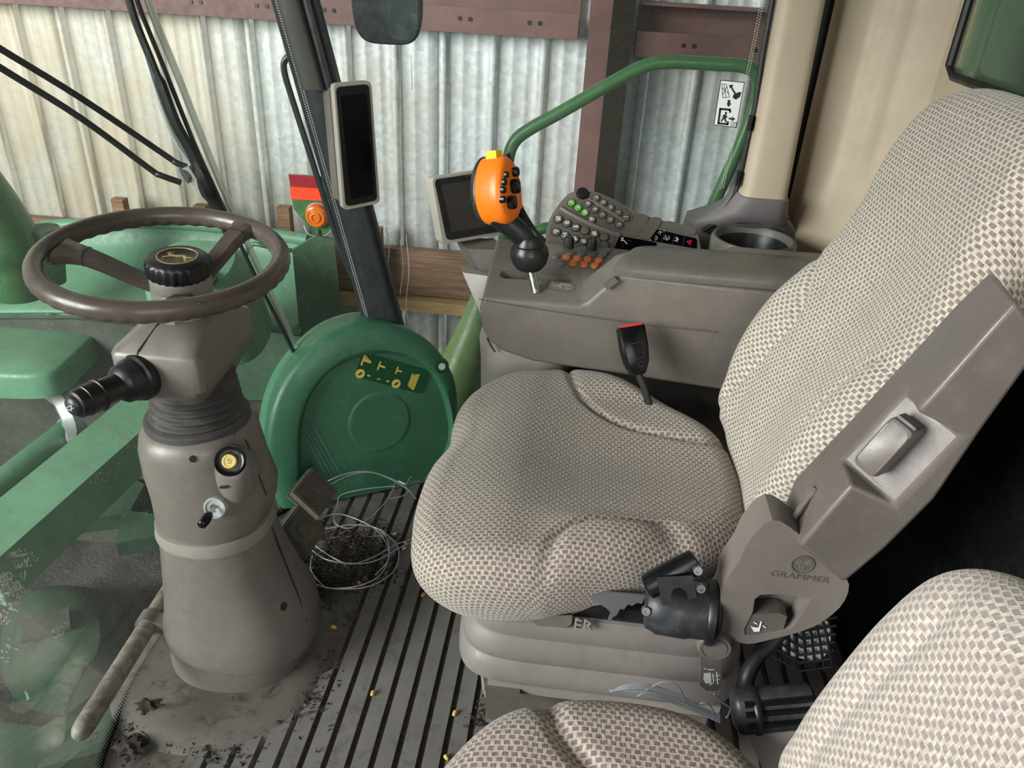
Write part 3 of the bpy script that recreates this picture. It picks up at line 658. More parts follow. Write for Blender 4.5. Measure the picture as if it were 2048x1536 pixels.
# ------------------------------------------------------------------ steering column
CY = 1.19
t = thing('steering_column', 'taupe plastic steering column pedestal with bellows, lever, key switch and yellow knob', 'steering column', (-.69, CY, 0))
def sec(z, cx, rx, ry, cy=CY, e=2.25, n=56):
    if z < .64 and rx > .08 and cy == CY:
        k = .955 if z < .1 else (.955-(z-.1)*.30 if z < .4 else .865); rx *= k; ry *= k; cx += .008
    return [V3((a, b, z)) for a, b in sell(cx, cy, rx, ry, n, e)]
fin('foot_ring', loft([sec(.012, -.690, .156, .148), sec(.03, -.690, .157, .149), sec(.12, -.69, .152, .142), sec(.13, -.69, .148, .138), sec(.132, -.687, .1, .1)]), 'taupe', t)
fin('shadow_gap', loft([sec(.098, -.682, .166, .155), sec(.112, -.682, .166, .155)]), 'black', t)
def tilt(ring, k, cx): return [V3((p.x, p.y, p.z+k*(p.x-cx)*-1)) for p in ring]
lb = fin('lower_cover', loft([tilt(sec(.10, -.677, .158, .148), .10, -.677), tilt(sec(.098, -.677, .174, .161), .10, -.677), tilt(sec(.104, -.677, .176, .163), .10, -.677), sec(.16, -.675, .170, .155), sec(.205, -.682, .156, .146), sec(.27, -.692, .142, .138), sec(.33, -.698, .131, .132), sec(.385, -.70, .127, .129), sec(.392, -.70, .115, .118)]), 'taupe', t)
fin('cover_seam', tube([*hits(lb, ((612, 1240), (592, 1180), (568, 1120), (549, 1070), (538, 1042)), .0005)], .0016, 6), 'black', lb)
fin('screw_hole', lathe(hfr(lb, 567, 1213), [(.009, -.004), (.009, .0015)], 16), 'black', lb)
fin('cover_step', loft([sec(.372, -.70, .131, .133), sec(.378, -.70, .1335, .1355), sec(.402, -.70, .131, .133), sec(.404, -.70, .12, .12)]), 'grey_plastic', t)
ub = fin('upper_cover', loft([tilt(sec(.40, -.697, .128, .128), -.10, -.697), tilt(sec(.43, -.693, .135, .132), -.10, -.693), sec(.475, -.69, .137, .133), sec(.53, -.70, .132, .13), sec(.58, -.704, .127, .127), sec(.605, -.703, .122, .122), sec(.62, -.70, .110, .11), sec(.627, -.698, .094, .095), sec(.628, -.698, .05, .05)]), 'taupe', t)
fin('seam', tube([*hits(ub, ((468, 868), (492, 882), (503, 905), (515, 945), (532, 990)), .0005)], .0014, 6), 'black', ub)
fin('hole', lathe(hfr(ub, 386, 918), [(.0065, -.004), (.0065, .0015)], 18), 'black', ub)
fin('bellows_collar', loft([sec(z, -.697, r, r, CY+.005, 2) for z, r in ((.615, .098), (.632, .097), (.637, .091), (.637, .06))]), 'rubber', t)
rg = []
for k in range(73):
    u = k/72; z = .625+.13*u; r = .086-.021*u+.0042*math.cos(u*2*math.pi*9)
    rg.append(sec(z, -.697-.004*u, r, r, CY+.005+.02*u, 2, 44))
fin('bellows', loft(rg), 'rubber', t)
hx, hy = -.728, 1.212
def hs(z, cx, cy, rx, ry, e): return [V3((a, b, z+(-.035)*(b-cy)*0)) for a, b in sell(cx, cy, rx, ry, 64, e)]
hd = fin('tilt_head', loft([hs(.648, hx+.022, hy+.0, .03, .035, 3), hs(.662, hx+.02, hy, .05, .06, 4), hs(.705, hx+.014, hy+.012, .072, .10, 6), hs(.728, hx+.014, hy+.02, .085, .122, 9), hs(.79, hx+.014, hy+.02, .085, .122, 9), hs(.797, hx+.014, hy+.02, .082, .118, 8), hs(.832, hx+.028, hy+.008, .062, .068, 2.6), hs(.84, hx+.03, hy+.006, .05, .05, 2)]), 'taupe', t)
fin('seam', tube([V3((hx+.008, hy-.052, .836)), V3((hx-.012, hy-.095, .802)), V3((hx-.016, hy-.1035, .788)), V3((hx-.010, hy-.1035, .780)), V3((hx-.008, hy-.1035, .735)), V3((hx+.004, hy-.088, .715)), V3((hx+.01, hy-.062, .668))], .0016, 6), 'black', hd)
hub_c = V3((-.698, 1.217, 0))
fin('collar', lathe(Fr((hub_c.x, hub_c.y, .832), (1, 0, 0), (0, 1, 0)), [(.05, 0), (.053, .006), (.053, .05), (.05, .055)], 40, True, lambda k, h: 1.0+(.12 if k in (29, 30, 31) else 0)), 'grey_plastic', t)
# multi-function lever
root, tip = V3((hx-.015, hy-.095, .752)), Y(137, 816, .985)
ax = (tip-root); L = ax.length; lf = Fr(root, ax.cross(V3((0, 0, 1))), V3((0, 0, 1)).cross(ax).cross(ax)*-1)
if lf.n.dot(ax) < 0: lf = Fr(root, -lf.u, lf.v)
lv = fin('lever_boot', lathe(lf, [(.041, -.004), (.043, .002), (.043, .012), (.039, .016), (.039, .022), (.036, .026), (.034, .04), (.029, .046), (.024, .05), (.02, .052)], 36), 'black', t)
fin('lever_barrel', lathe(lf, [(.0235, .045), (.0235, L*.62), (.0255, L*.625), (.0262, L*.80), (.024, L*.81)], 36), 'black', lv)
fin('grip_ring', lathe(lf, [(.025, L*.60), (.0275, L*.605), (.0275, L*.63), (.025, L*.64)], 60, True, lambda k, h: 1+.03*(k % 2)), 'black', lv)
fin('lever_tip', lathe(lf, [(.0245, L*.80), (.024, L*.88), (.0225, L*.91), (.0185, L*.925)], 36), 'black', lv)
fin('horn_button', lathe(lf, [(.0175, L*.90), (.0175, L*.945), (.015, L*.972), (.009, L*.99), (.001, L)], 30), 'black_dusty', lv)
hf = Fr(lf.o+lf.n*(L*.985)+V3((0, -.0, 0)), (1, .35, 0), (0, .25, 1)); hf = Fr(tip+V3((.004, -.004, .003)), (1, .35, -.1), (.2, .5, 1))
fin('horn_icon', strokes(hf, [[(-.007, -.001), (-.003, -.001), (.004, -.004), (.004, .004), (-.003, .001), (-.007, .001)], [(.004, 0), (.0075, 0)], [(-.006, -.004), (-.001, -.005)]], .0011, .003), 'white_paint', lv)
for k, (d, a) in enumerate(((.42, -1.3), (.42, -1.7), (.42, -2.1), (.5, -1.3), (.5, -1.6), (.5, -2.0), (.72, -1.35), (.72, -1.8), (.33, -1.5))):
    n = lf.u*math.cos(a)+lf.v*math.sin(a); q = lf.o+lf.n*(L*d)+n*.0262
    if n.z < 0 and n.y > 0: continue
    sf = Fr(q, lf.n, n.cross(lf.n)); fin('lever_mark', strokes(sf, [[(-.0015, -.002), (.002, 0), (-.0015, .002)]], .0007, .0003), 'light_grey', lv)
# yellow knob in a black cup on a moulded nose
kn = Fr(hit(ub, 452, 915, .022)[0], (1, .25, 0), (-.14, .56, .8))
ns = loft([[kn(a, b, c) for a, b in sell(0, cyy, rx, ry, 36, 2)] for c, cyy, rx, ry in ((-.05, -.022, .040, .056), (-.03, -.018, .036, .050), (-.016, -.012, .0325, .042), (-.006, -.005, .030, .034), (-.002, -.001, .0285, .0295), (-.002, 0, .02, .02))])
nose = fin('nose', ns, 'taupe', ub)
cup = fin('knob_cup', lathe(kn, [(.027, -.012), (.0275, .012), (.0255, .0155), (.022, .014), (.021, -.004), (.0005, -.004)], 36, False), 'black_gloss', t)
fin('knob', lathe(kn, [(.0115, -.004), (.0132, .002), (.0135, .014), (.012, .0168), (.0095, .0168), (.009, .0158), (.0005, .0158)], 30), 'cream_yellow', cup)
fin('knob_mark', strokes(kn, [[(-.003, -.003), (.002, -.004), (.004, 0), (-.003, .001), (-.001, .004), (.004, .003)]], .0009, .0161), 'taupe_dark', cup)
fin('slot', prism(hfr(nose, 449, 973, 0, (-.3, 0, 1)), sell(0, 0, .010, .0028, 16, 2), -.003, .003), 'black', ub)
# ignition switch with key
kf = Fr(hit(ub, 431, 1013, .004)[0], (1, .1, 0), (0, .3, 1))
sw = fin('ignition_switch', lathe(kf, [(.022, -.012), (.0215, .002), (.02, .005), (.0172, .005), (.0165, .0025), (.009, .002), (.0085, -.002), (.0005, -.002)], 36, False), 'galv', t)
kt = kf(0, .002, .0); ke = Y(402, 1052, kf.o.y-.055)
fin('key_blade', tube([kt, kt.lerp(ke, .45)], .0032, 8), 'chrome', sw)
fin('key_head', tube([kt.lerp(ke, .38), kt.lerp(ke, .5), kt.lerp(ke, .75), kt.lerp(ke, .95), ke], [.006, .0085, .0095, .0085, .005], 14), 'black_gloss', sw)
# ------------------------------------------------------------------ steering wheel
wf = Fr((-.7245, 1.221, .9337), (1, 0, -.06), (0, 1, .06))
t = thing('steering_wheel', 'taupe three-spoke steering wheel with black ribbed hub cap', 'steering wheel', (-.70, 1.217, .88))
RR, TR = .1985, .0168; rings = []
for k in range(192):
    a = 2*math.pi*k/192; ring = []
    for j in range(16):
        b = 2*math.pi*j/16; r = TR*(1+(.055*math.sin(a*44) if math.sin(b) < -.2 else 0))
        ring.append(wf((RR+r*math.cos(b))*math.cos(a), (RR+r*math.cos(b))*math.sin(a), r*1.08*math.sin(b)))
    rings.append(ring)
fin('rim', loft(rings, True), 'wheel_rim', t)
hl = wf.loc(hub_c+V3((0, 0, .9)))
def spoke(px, py, w0=.024):
    a, b = wf.px(px, py); d = V3((a-hl[0], b-hl[1], 0)); Ld = d.length; d.normalize(); s = V3((-d.y, d.x, 0)); rings = []
    for u, c, w, h in ((.0, -.055, .019, .011), (.2, -.052, .019, .011), (.45, -.034, .019, .0115), (.68, -.014, .0195, .012), (.82, -.004, .021, .0125), (.93, .0, .027, .0135), (1.02, .001, .04, .014)):
        q = V3((hl[0], hl[1], 0))+d*Ld*u
        rings.append([wf(q.x+s.x*x*w, q.y+s.y*x*w, c+z*h) for x, z in ((-1, -.5), (-.6, -1), (.6, -1), (1, -.5), (1, .5), (.7, 1), (-.7, 1), (-1, .5))])
    sp = fin('spoke', loft(rings), 'wheel_rim', t)
    q0 = V3((hl[0], hl[1], 0))+d*Ld*.8
    fin('joint', tube([wf(q0.x+s.x*x, q0.y+s.y*x, c) for x, c in ((-.0205, -.014), (-.0207, .004), (-.012, .0088), (.012, .0088), (.0207, .004), (.0205, -.014))], .0007, 5), 'black', sp)
spoke(128, 505); spoke(497, 455); spoke(362, 622)
hb = Fr((hub_c.x, hub_c.y, .885), (1, 0, -.06), (0, 1, .06))
fin('hub', lathe(hb, [(.045, -.05), (.05, -.02), (.052, .0), (.052, .022), (.047, .028)], 40), 'grey_plastic', t)
cap = fin('hub_cap', lathe(hb, [(.05, .024), (.0535, .028), (.0535, .05), (.052, .054), (.048, .0575), (.036, .0595), (.035, .0588), (.0005, .0588)], 96, True, lambda k, h: (1.0+(.028 if k % 4 < 2 else -.015) if h < .052 else 1.0)), 'black', t)
ef = hb.at(0, 0, .0588, .12)
fin('emblem_ring', join(lathe(ef, [(.0345, .0), (.0345, .0012), (.0325, .0012), (.0325, 0)], 48, False)), 'gold', cap)
deer = [(-.0215, -.0095), (-.0185, -.0065), (-.013, -.004), (-.0145, .0005), (-.0175, .004), (-.0165, .0055), (-.0125, .0045), (-.010, .0025), (-.002, .0015), (.008, .0035), (.0115, .0028), (.0145, .0045), (.0155, .0035), (.0135, .0012), (.017, -.002), (.0255, -.0035), (.0262, -.005), (.016, -.005), (.011, -.003), (.004, -.004), (-.004, -.0035), (-.009, -.0055), (-.015, -.0085), (-.0195, -.011)]
bm = prism(ef, deer, .0002, .0014); bmesh.ops.triangulate(bm, faces=bm.faces[:])
fin('emblem', bm, 'gold', cap, False)
fin('emblem_antler', strokes(ef, [[(-.0145, .005), (-.018, .0095), (-.022, .0085)], [(-.0135, .005), (-.014, .011), (-.018, .0135)], [(-.0125, .005), (-.009, .0105), (-.011, .013)]], .0011, .0012), 'gold', cap)
# ------------------------------------------------------------------ footrest bar and brake pedals
t = thing('footrest_bar', 'worn taupe footrest bar on a clamp left of the column foot', 'footrest', (-.85, 1.0, .12))
A, B = Z(152, 1478, .13), Z(345, 1170, .13)
A, B = Z(163, 1462, .13), Z(340, 1180, .13)
d = (B-A).normalized()
fin('bar', tube([A-d*.017, A-d*.013, A-d*.004, A+d*.01]+[A.lerp(B, k/12) for k in range(1, 13)], [.004, .012, .0175, .0195]+[.0195]*12, 20), 'worn_bar', t)
c = Z(298, 1243, .13)
fin('clamp_ring', tube([c-d*.016, c+d*.016], .0235, 20), 'taupe', t)
fin('clamp_arm', loft([[c+V3((.0, 0, .016))-d*.015, c+V3((0, 0, .016))+d*.015, c+V3((0, 0, -.014))+d*.015, c+V3((0, 0, -.014))-d*.015], [c+V3((.1, .0, .01))-d*.02, c+V3((.1, 0, .01))+d*.02, c+V3((.1, 0, -.02))+d*.02, c+V3((.1, 0, -.02))-d*.02]]), 'taupe', t)
def pedal(C, lab):
    # C = centre; local u runs across the cab (y), v up the pad
    t = thing('brake_pedal', lab, 'pedal', C, 'brake pedals')
    f = Fr(C, (.12, 1, 0), (-.72, .05, .69))
    pd = fin('pad', rbox(f, .118, .098, .018, .006, 3), 'pedal_rubber', t)
    bms = []
    for i in range(17):
        for j in range(13):
            a, b = -.053+.106*i/16, -.043+.086*j/12
            if math.hypot(a-.006, b) < .022 or (abs(b) < .03 and i not in (0, 1, 2, 3, 13, 14, 15, 16) and j not in (0, 1, 11, 12)): continue
            bms.append(rbox(f.at(a, b, .0095), .0048, .0048, .003, 0, 1, .6))
    fin('studs', join(*bms), 'pedal_rubber', pd, False, kind='stuff')
    fin('ring', lathe(f.at(.006, 0, .009), [(.019, 0), (.019, .0022), (.0165, .0022), (.0165, 0)], 28, False), 'pedal_rubber', pd)
    fin('backing', rbox(f, .124, .104, .009, .003, 2, 1, (0, 0, -.0125)), 'steel', t)
    fin('arm', tube([f(0, .0, -.02), f(0, -.02, -.06), V3((C.x-.05, C.y, .012))], .012, 10), 'taupe_dark', t)
pedal(Z(600, 1066, .135), 'nearer dusty ribbed brake pedal right of the column'); pedal(Z(628, 986, .135), 'farther dusty ribbed brake pedal by the green cover')
# ------------------------------------------------------------------ green moulded cover in the front right corner
gf = Fr((-.50, 1.84, .0), (.36, .235, 0), (-.09, .14, 1))
t = thing('green_cover', 'green moulded plastic cover with yellow pictogram decal standing in the front corner', 'cover', (-.5, 1.84, 0))
def gpx(*ps): return [gf.px(*p) for p in ps]
outer = gpx((560, 1012), (545, 960), (531, 900), (537, 830), (563, 762), (607, 705), (665, 660), (738, 640), (812, 655), (866, 690), (903, 745), (912, 800), (906, 850), (892, 905), (842, 958))
inn = gpx((592, 1004), (591, 930), (591, 862), (605, 800), (640, 745), (692, 710), (762, 695), (828, 713), (872, 755), (894, 820), (895, 870), (880, 915), (842, 957))
def low(P): return [(a, max(b, .004)) for a, b in P]
outer = low(resample(cr2(outer, 5, False), 60)); inn = low(resample(cr2(inn, 5, False), 60))
def tow(P, Q, k): return [(a+(c-a)*k, b+(d-b)*k) for (a, b), (c, d) in zip(P, Q)]
rings = [[gf(a, b, -.10) for a, b in outer], [gf(a, b, .0) for a, b in outer], [gf(a, b, .014) for a, b in tow(outer, inn, .06)], [gf(a, b, .022) for a, b in tow(outer, inn, .2)], [gf(a, b, .032) for a, b in tow(outer, inn, .9)], [gf(a, b, .030) for a, b in inn], [gf(a, b, .010) for a, b in tow(outer, inn, 1.18)]]
fin('shell', loft(rings), 'green_cover', t)
dc = gf.px(757, 842)
k = .001
fin('dish', lathe(gf.at(dc[0], dc[1], .0), [(.096, .009), (.09, .0125), (.084, .0125), (.07, .0112), (.0005, .0108)], 48), 'green_cover', t)
# decal
df_o = gf.px(784, 745); dfr = gf.at(df_o[0], df_o[1], .0115, -.10)
dfr = Fr(dfr.o, gf(*gf.px(845, 771), .0115)-gf(*gf.px(712, 735), .0115), gf(*gf.px(726, 705), .0115)-gf(*gf.px(707, 753), .0115))
dw = (gf(*gf.px(852, 760))-gf(*gf.px(716, 728))).length; dh = (gf(*gf.px(722, 703))-gf(*gf.px(706, 752))).length
dec = fin('decal', prism(dfr, rrect(dw, dh, .012), 0, .0015), 'green_decal', t, False, label='dark green decal with yellow pictograms')
def dpx(px, py): return dfr.px(px, py)
def T(px, py, s):
    a, b = dpx(px, py); return [(a-.5*s, b-.9*s), (a-.22*s, b-.9*s), (a-.22*s, b-.15*s), (a+1.0*s, b-.2*s), (a+1.0*s, b+.12*s), (a+.5*s, b+.2*s), (a-.22*s, b+.2*s), (a-.22*s, b+.9*s), (a-.5*s, b+.9*s)]
tl = [T(730, 721, .018), T(761, 732, .0145), T(796, 741, .0125)]
bm = join(*[prism(dfr, q, .0016, .0024) for q in tl]); bmesh.ops.triangulate(bm, faces=bm.faces[:]); fin('pictogram', bm, 'decal_yellow', dec, False)
for px, py in ((720, 747), (792, 767)):
    a, b = dpx(px, py); rd = fin('pictogram_disc', prism(dfr.at(a, b), sell(0, 0, .0135, .0135, 28), .0016, .0024), 'decal_yellow', dec, False)
    fin('cob', prism(dfr.at(a, b, 0, .9), sell(0, 0, .0075, .003, 14), .0025, .003), 'green_decal', dec, False)
for px, py in ((737, 751), (775, 762)):
    a, b = dpx(px, py); fin('pictogram_arrow', fills(dfr, [[(a-.006, b), (a, b+.004), (a, b+.0015), (a+.006, b+.0015), (a+.006, b-.0015), (a, b-.0015), (a, b-.004)]], .002), 'decal_yellow', dec, False)
a, b = dpx(757, 758); text('decal_text', '-N-', dfr.at(a, b, .0016), .010, 'decal_yellow', dec)
a, b = dpx(735, 706); text('decal_text', 'H207076', dfr.at(a, b, .0016), .006, 'decal_yellow', dec)
a, b = dpx(827, 763)
bars = [[(a+dx-.0013, b-.022+o1), (a+dx+.0013, b-.022+o1), (a+dx+.0013, b+.022+o2_), (a+dx-.0013, b+.022+o2_)] for dx, o1, o2_ in ((-.0125, .006, 0), (-.009, .003, 0), (-.0055, .002, -.002), (-.002, 0, 0), (.0015, -.002, .002), (.005, -.002, .003), (.0085, -.002, .004))]
fin('decal_print', fills(dfr, bars, .002), 'decal_yellow', dec, False)
# bolt hole boss
bh = gf.px(876, 727); bf = gf.at(bh[0], bh[1], .028)
fin('boss', lathe(bf, [(.024, -.012), (.022, .003), (.0105, .003)], 24), 'green_decal', t); fin('hole', lathe(bf, [(.0105, -.002), (.0105, .0045)], 20), 'dust', t)
rnd = random.Random(3); bms = []
for k in range(12):
    x0, y0 = 602+rnd.uniform(-6, 30)+(k > 7)*rnd.uniform(0, 40), 845+rnd.uniform(-10, 20)
    L = rnd.uniform(60, 150); pts = [gf.px(x0+L*u*.52, y0+L*u*.95) for u in (0, .5, 1)]
    bms.append(strokes(gf, [pts], .0009 if k > 2 else .0028, .0125))
fin('scratches', join(*bms), 'scuff', t, False, kind='stuff')
# ------------------------------------------------------------------ galvanised wire loops on the floor, dirt and corn
t = thing('wire_coil', 'loose coil of thin galvanised wire lying on the ribbed mat', 'wire', Z(690, 1090, .01))
def wire(ps, zs, r=.0016, nm='strand', par=None):
    P = [Z(x, y, z) for (x, y), z in zip(ps, zs if isinstance(zs, list) else [zs]*len(ps))]
    fin(nm, tube(cr(P, 6), r, 6), 'wire_steel', par)
wire([(650, 965), (690, 948), (735, 943), (785, 958), (815, 978), (832, 998)], [.10, .12, .12, .09, .06, .03], par=t)
wire([(655, 972), (700, 950), (745, 945), (790, 963), (820, 984)], [.10, .12, .12, .09, .05], par=t)
wire([(605, 1083), (625, 1048), (668, 1028), (710, 1037), (755, 1062), (778, 1105), (760, 1150), (715, 1172), (660, 1176), (610, 1160), (583, 1135), (578, 1112)], .02, par=t)
wire([(622, 1085), (660, 1112), (700, 1128), (745, 1115), (790, 1090), (832, 1075)], .025, par=t)
wire([(618, 1095), (650, 1118), (700, 1127), (750, 1122), (800, 1095), (830, 1082)], .028, par=t)
wire([(600, 1118), (608, 1145), (640, 1172), (690, 1178), (740, 1172), (785, 1145), (798, 1110), (790, 1085), (760, 1058)], .02, par=t)
wire([(625, 1110), (622, 1140), (645, 1170), (668, 1178)], .018, par=t)
wire([(668, 1035), (675, 1010), (682, 990), (730, 978), (790, 972)], [.02, .02, .03, .04, .04], par=t)
wire([(790, 972), (770, 1005), (740, 1035), (700, 1056), (672, 1048), (668, 1030)], [.04, .03, .02, .02, .02, .02], par=t)
wire([(786, 974), (795, 962), (812, 968), (818, 958), (824, 952)], .05, par=t)
wire([(778, 998), (805, 992), (815, 983), (812, 972)], .03, par=t)
wire([(640, 1060), (700, 1050), (750, 1055), (775, 1080), (776, 1120), (750, 1150)], .03, par=t)
rnd = random.Random(11); bms = []
def clod(p, r):
    vs = [p+V3((rnd.uniform(-1, 1), rnd.uniform(-1, 1), rnd.uniform(-.3, 1)))*r for _ in range(5)]
    return bmof(vs, [(0, 1, 2), (0, 2, 3), (0, 3, 1), (1, 2, 4), (2, 3, 4), (3, 1, 4)])
spots = [(700, 1085, 45, 22, 900), (660, 1150, 40, 22, 800), (720, 1130, 40, 25, 800), (620, 1180, 25, 22, 400), (630, 1260, 18, 14, 90), (440, 1440, 60, 10, 160), (520, 1420, 50, 12, 180), (590, 1385, 24, 14, 160), (300, 1420, 18, 20, 90), (260, 1490, 18, 18, 120), (320, 1380, 12, 18, 40), (420, 1500, 60, 30, 90), (640, 1330, 20, 60, 100), (960, 1440, 12, 20, 60)]
vs = []; fs = []
for px, py, sx, sy, n in spots:
    for k in range(n):
        x, y = rnd.gauss(px, sx), rnd.gauss(py, sy); p = Z(x, y, .009)
        if (p.x+.675)**2/.03+(p.y-1.19)**2/.026 < 1 or p.x < xw(p.y, 0): continue
        r = rnd.choice((.002, .0025, .003, .004, .0055)); b = len(vs)
        vs += [p+V3((rnd.uniform(-1, 1), rnd.uniform(-1, 1), rnd.uniform(-.2, 1)))*r*1.3 for _ in range(5)]
        fs += [tuple(b+i for i in q) for q in ((0, 1, 2), (0, 2, 3), (0, 3, 1), (1, 2, 4), (2, 3, 4), (3, 1, 4))]
for gx in GX[1:-1]:
    for k in range(130):
        y = rnd.uniform(.25, 1.85) if gx > -.46 else rnd.uniform(.3, .98)
        if gx < -.7 or (gx > -.12 and (y > .95 or y < .72)): continue
        p = V3((gx+rnd.uniform(-.005, .005), y, .002)); r = rnd.choice((.001, .0015, .002, .0028)); b = len(vs)
        vs += [p+V3((rnd.uniform(-1, 1), rnd.uniform(-1, 1), rnd.uniform(-.2, 1)))*r*1.3 for _ in range(5)]
        fs += [tuple(b+i for i in q) for q in ((0, 1, 2), (0, 2, 3), (0, 3, 1), (1, 2, 4), (2, 3, 4), (3, 1, 4))]
o = fin('soil_crumbs', bmof(vs, fs), 'dirt', None, False, kind='stuff'); o['label'] = 'dark soil crumbs and chaff scattered over the mat'; o['category'] = 'soil'
vs = []; fs = []
for px, py, sx, sy, n in [(690, 1100, 50, 30, 40), (600, 1200, 25, 25, 12), (480, 1430, 80, 12, 14), (620, 1040, 20, 30, 6), (280, 1470, 15, 30, 4)]:
    for k in range(n):
        p = Z(rnd.gauss(px, sx), rnd.gauss(py, sy), .012); a = rnd.random()*6.28; l = rnd.uniform(.004, .014); b = len(vs)
        if (p.x+.675)**2/.03+(p.y-1.19)**2/.026 < 1 or p.x < xw(p.y, 0): continue
        u = V3((math.cos(a), math.sin(a), rnd.uniform(-.1, .2)))*l; s = V3((-math.sin(a), math.cos(a), 0))*.0009
        vs += [p-u-s, p+u-s, p+u+s, p-u+s, p-u+V3((0, 0, .0012)), p+u+V3((0, 0, .0012))]; fs += [(b, b+1, b+5, b+4), (b+3, b+4, b+5, b+2), (b, b+3, b+2, b+1)]
o = fin('chaff', bmof(vs, fs), 'straw', None, False, kind='stuff'); o['label'] = 'fine straw chaff scattered over the cab floor'; o['category'] = 'chaff'
kern = None
for px, py, lab in ((668, 1254, 'corn kernel on the mat right of the column foot'), (623, 1266, 'corn kernel tucked against the column foot'), (909, 1427, 'corn kernel on the mat near the seat base bracket'), (893, 1515, 'pale corn kernel at the bottom edge beside the folded seat'), (789, 1068, 'corn kernel lying inside the wire coil nearest the pedals'), (812, 1086, 'corn kernel just left of the seat cushion edge'), (808, 1097, 'corn kernel under the wire by the cushion'), (719, 1167, 'corn kernel under the bottom loops of the wire coil'), (846, 1190, 'pinkish kernel under the front of the seat cushion'), (309, 1402, 'corn kernel below the scrap of paper by the windshield'), (745, 1387, 'white speck of grain in a mat groove')):
    p = Z(px, py, .013); a = rnd.random()*3
    f = Fr(p, (math.cos(a), math.sin(a), 0), (-math.sin(a), math.cos(a), .2))
    o = fin('corn_kernel', loft([[f(x, y*(.6+.08*i), z) for x, y in sell(-.005+.0025*i, 0, .0001+.0018*0, .001, 4)] for i, z in ((0, 0),)]) if False else tube([f(-.0065, 0), f(-.005, 0), f(0, 0), f(.005, 0), f(.0068, 0)], [.001, .0032, .0046, .0046, .002], 10), 'corn')
    tag(o, lab, 'kernel', 'loose corn kernels on the floor')
t = tag(fin('paper_scrap', prism(Fr(Z(318, 1378, .012), (.25, 1, 0), (-1, .25, .1)), [(-.02, -.006), (.018, -.004), (.022, .003), (.008, .006), (-.019, .005)], 0, .001), 'straw'), 'small torn beige scrap by the windshield edge', 'scrap')
# dead leaf-like clods
for px, py, lab in ((297, 1418, 'crumpled dry leaf on the floor by the footrest bar'), (262, 1495, 'larger crumpled dry leaf at the windshield corner')):
    p = Z(px, py, .012); bm = bmesh.new(); bmesh.ops.create_icosphere(bm, subdivisions=3, radius=.016)
    for v in bm.verts:
        k_ = 1+.5*math.sin(v.co.x*420+px)*math.sin(v.co.y*380)+.3*rnd.random(); v.co = p+V3((v.co.x*1.4*k_, v.co.y*k_, v.co.z*.5*k_+.004))
    tag(fin('dry_leaf', bm, 'dirt'), lab, 'leaf')
# ------------------------------------------------------------------ right-hand console
t = console = thing('side_console', 'taupe side console with armrest lid, key pad and control buttons right of the seat', 'console', (.1, 1.7, .05))
pf = Fr((0, 1.55, 0), (1, 0, 0), (0, 0, 1))
prf = [(-.199, .772), (-.205, .74), (-.198, .695), (-.182, .664), (-.15, .64), (-.08, .62), (.5, .58), (.62, .58), (.62, .84), (.33, .843), (.105, .852), (.082, .842), (.03, .782), (.012, .772)]
prr = [(-.199, .772), (-.205, .74), (-.198, .695), (-.182, .664), (-.15, .64), (-.08, .62), (.5, .58), (.62, .58), (.62, .80), (.36, .80), (.30, .765), (.12, .77), (.06, .772), (.012, .772)]
bm = join(loft([[pf(a, b, c) for a, b in P] for P, c in ((prf, 0), (prf, -.095), (prr, -.13), (prr, -.25))]))
for v in bm.verts: v.co.z += .22*(v.co.y-1.55)*ss(v.co.z, .62, .74); v.co.y += .10*max(0, .7-v.co.z)
bmesh.ops.recalc_face_normals(bm, faces=bm.faces[:]); bevel(bm, .010, 3, 30)
body = fin('body', bm, 'taupe', t)
tf = Fr((-.1, 1.55, .772), (1, 0, 0), (0, 1, .22))
a0, a1 = tf.px(1008, 550), tf.px(1140, 556)
sl = tf.at((a0[0]+a1[0])/2, (a0[1]+a1[1])/2, 0, math.atan2(a1[1]-a0[1], a1[0]-a0[0])*.5)
cut(body, prism(sl, rrect(a1[0]-a0[0]+.02, .032, .0155), -.03, .03))
fin('slot_floor', prism(sl, rrect(a1[0]-a0[0]+.016, .029, .014), -.031, -.028), 'taupe_dark', t)
fin('seam', tube([Y(958, 598, 1.548), Y(1000, 606, 1.5475), Y(1100, 622, 1.5475), Y(1200, 637, 1.5475), Y(1300, 650, 1.548), Y(1430, 664, 1.548)], .0013, 6), 'taupe_dark', t)
ld = fin('armrest_lid', loft([[V3((a+.45*(b-1.60)*(1 if a < .2 else 0), b, z+.10*(b-1.55))) for a, b in sell(.372, 1.605, rx, ry, 72, 7)] for z, rx, ry in ((.847, .27, .058), (.85, .277, .063), (.862, .279, .065), (.871, .272, .060), (.877, .258, .048), (.879, .2, .02))]), 'taupe_lid', t)
fin('lid_latch', rbox(Fr(Y(1222, 565, 1.545), (.6, 0, .6), (0, 1, 0)), .03, .014, .012, .004), 'taupe_dark', t)
# lower pedestal
fin('pedestal', loft([[V3((a, b, z)) for a, b in sell(.22, 1.87, rx, .12, 48, 4)] for z, rx in ((0, .36), (.3, .37), (.5, .38), (.60, .38))]), 'taupe_dark', t)
fin('pedestal_nose', loft([[V3((a, b, z)) for a, b in sell(-.10, 1.76, rx, .15*k, 40, 3)] for z, rx, k in ((0, .10, 1), (.4, .115, 1), (.55, .12, 1), (.60, .125, .98), (.635, .10, .8))]), 'grey_plastic', t)
fin('pedestal_seam', tube([Y(974, 676, 1.63), Y(982, 692, 1.62), Y(990, 704, 1.61)], .0025, 6), 'black', t)
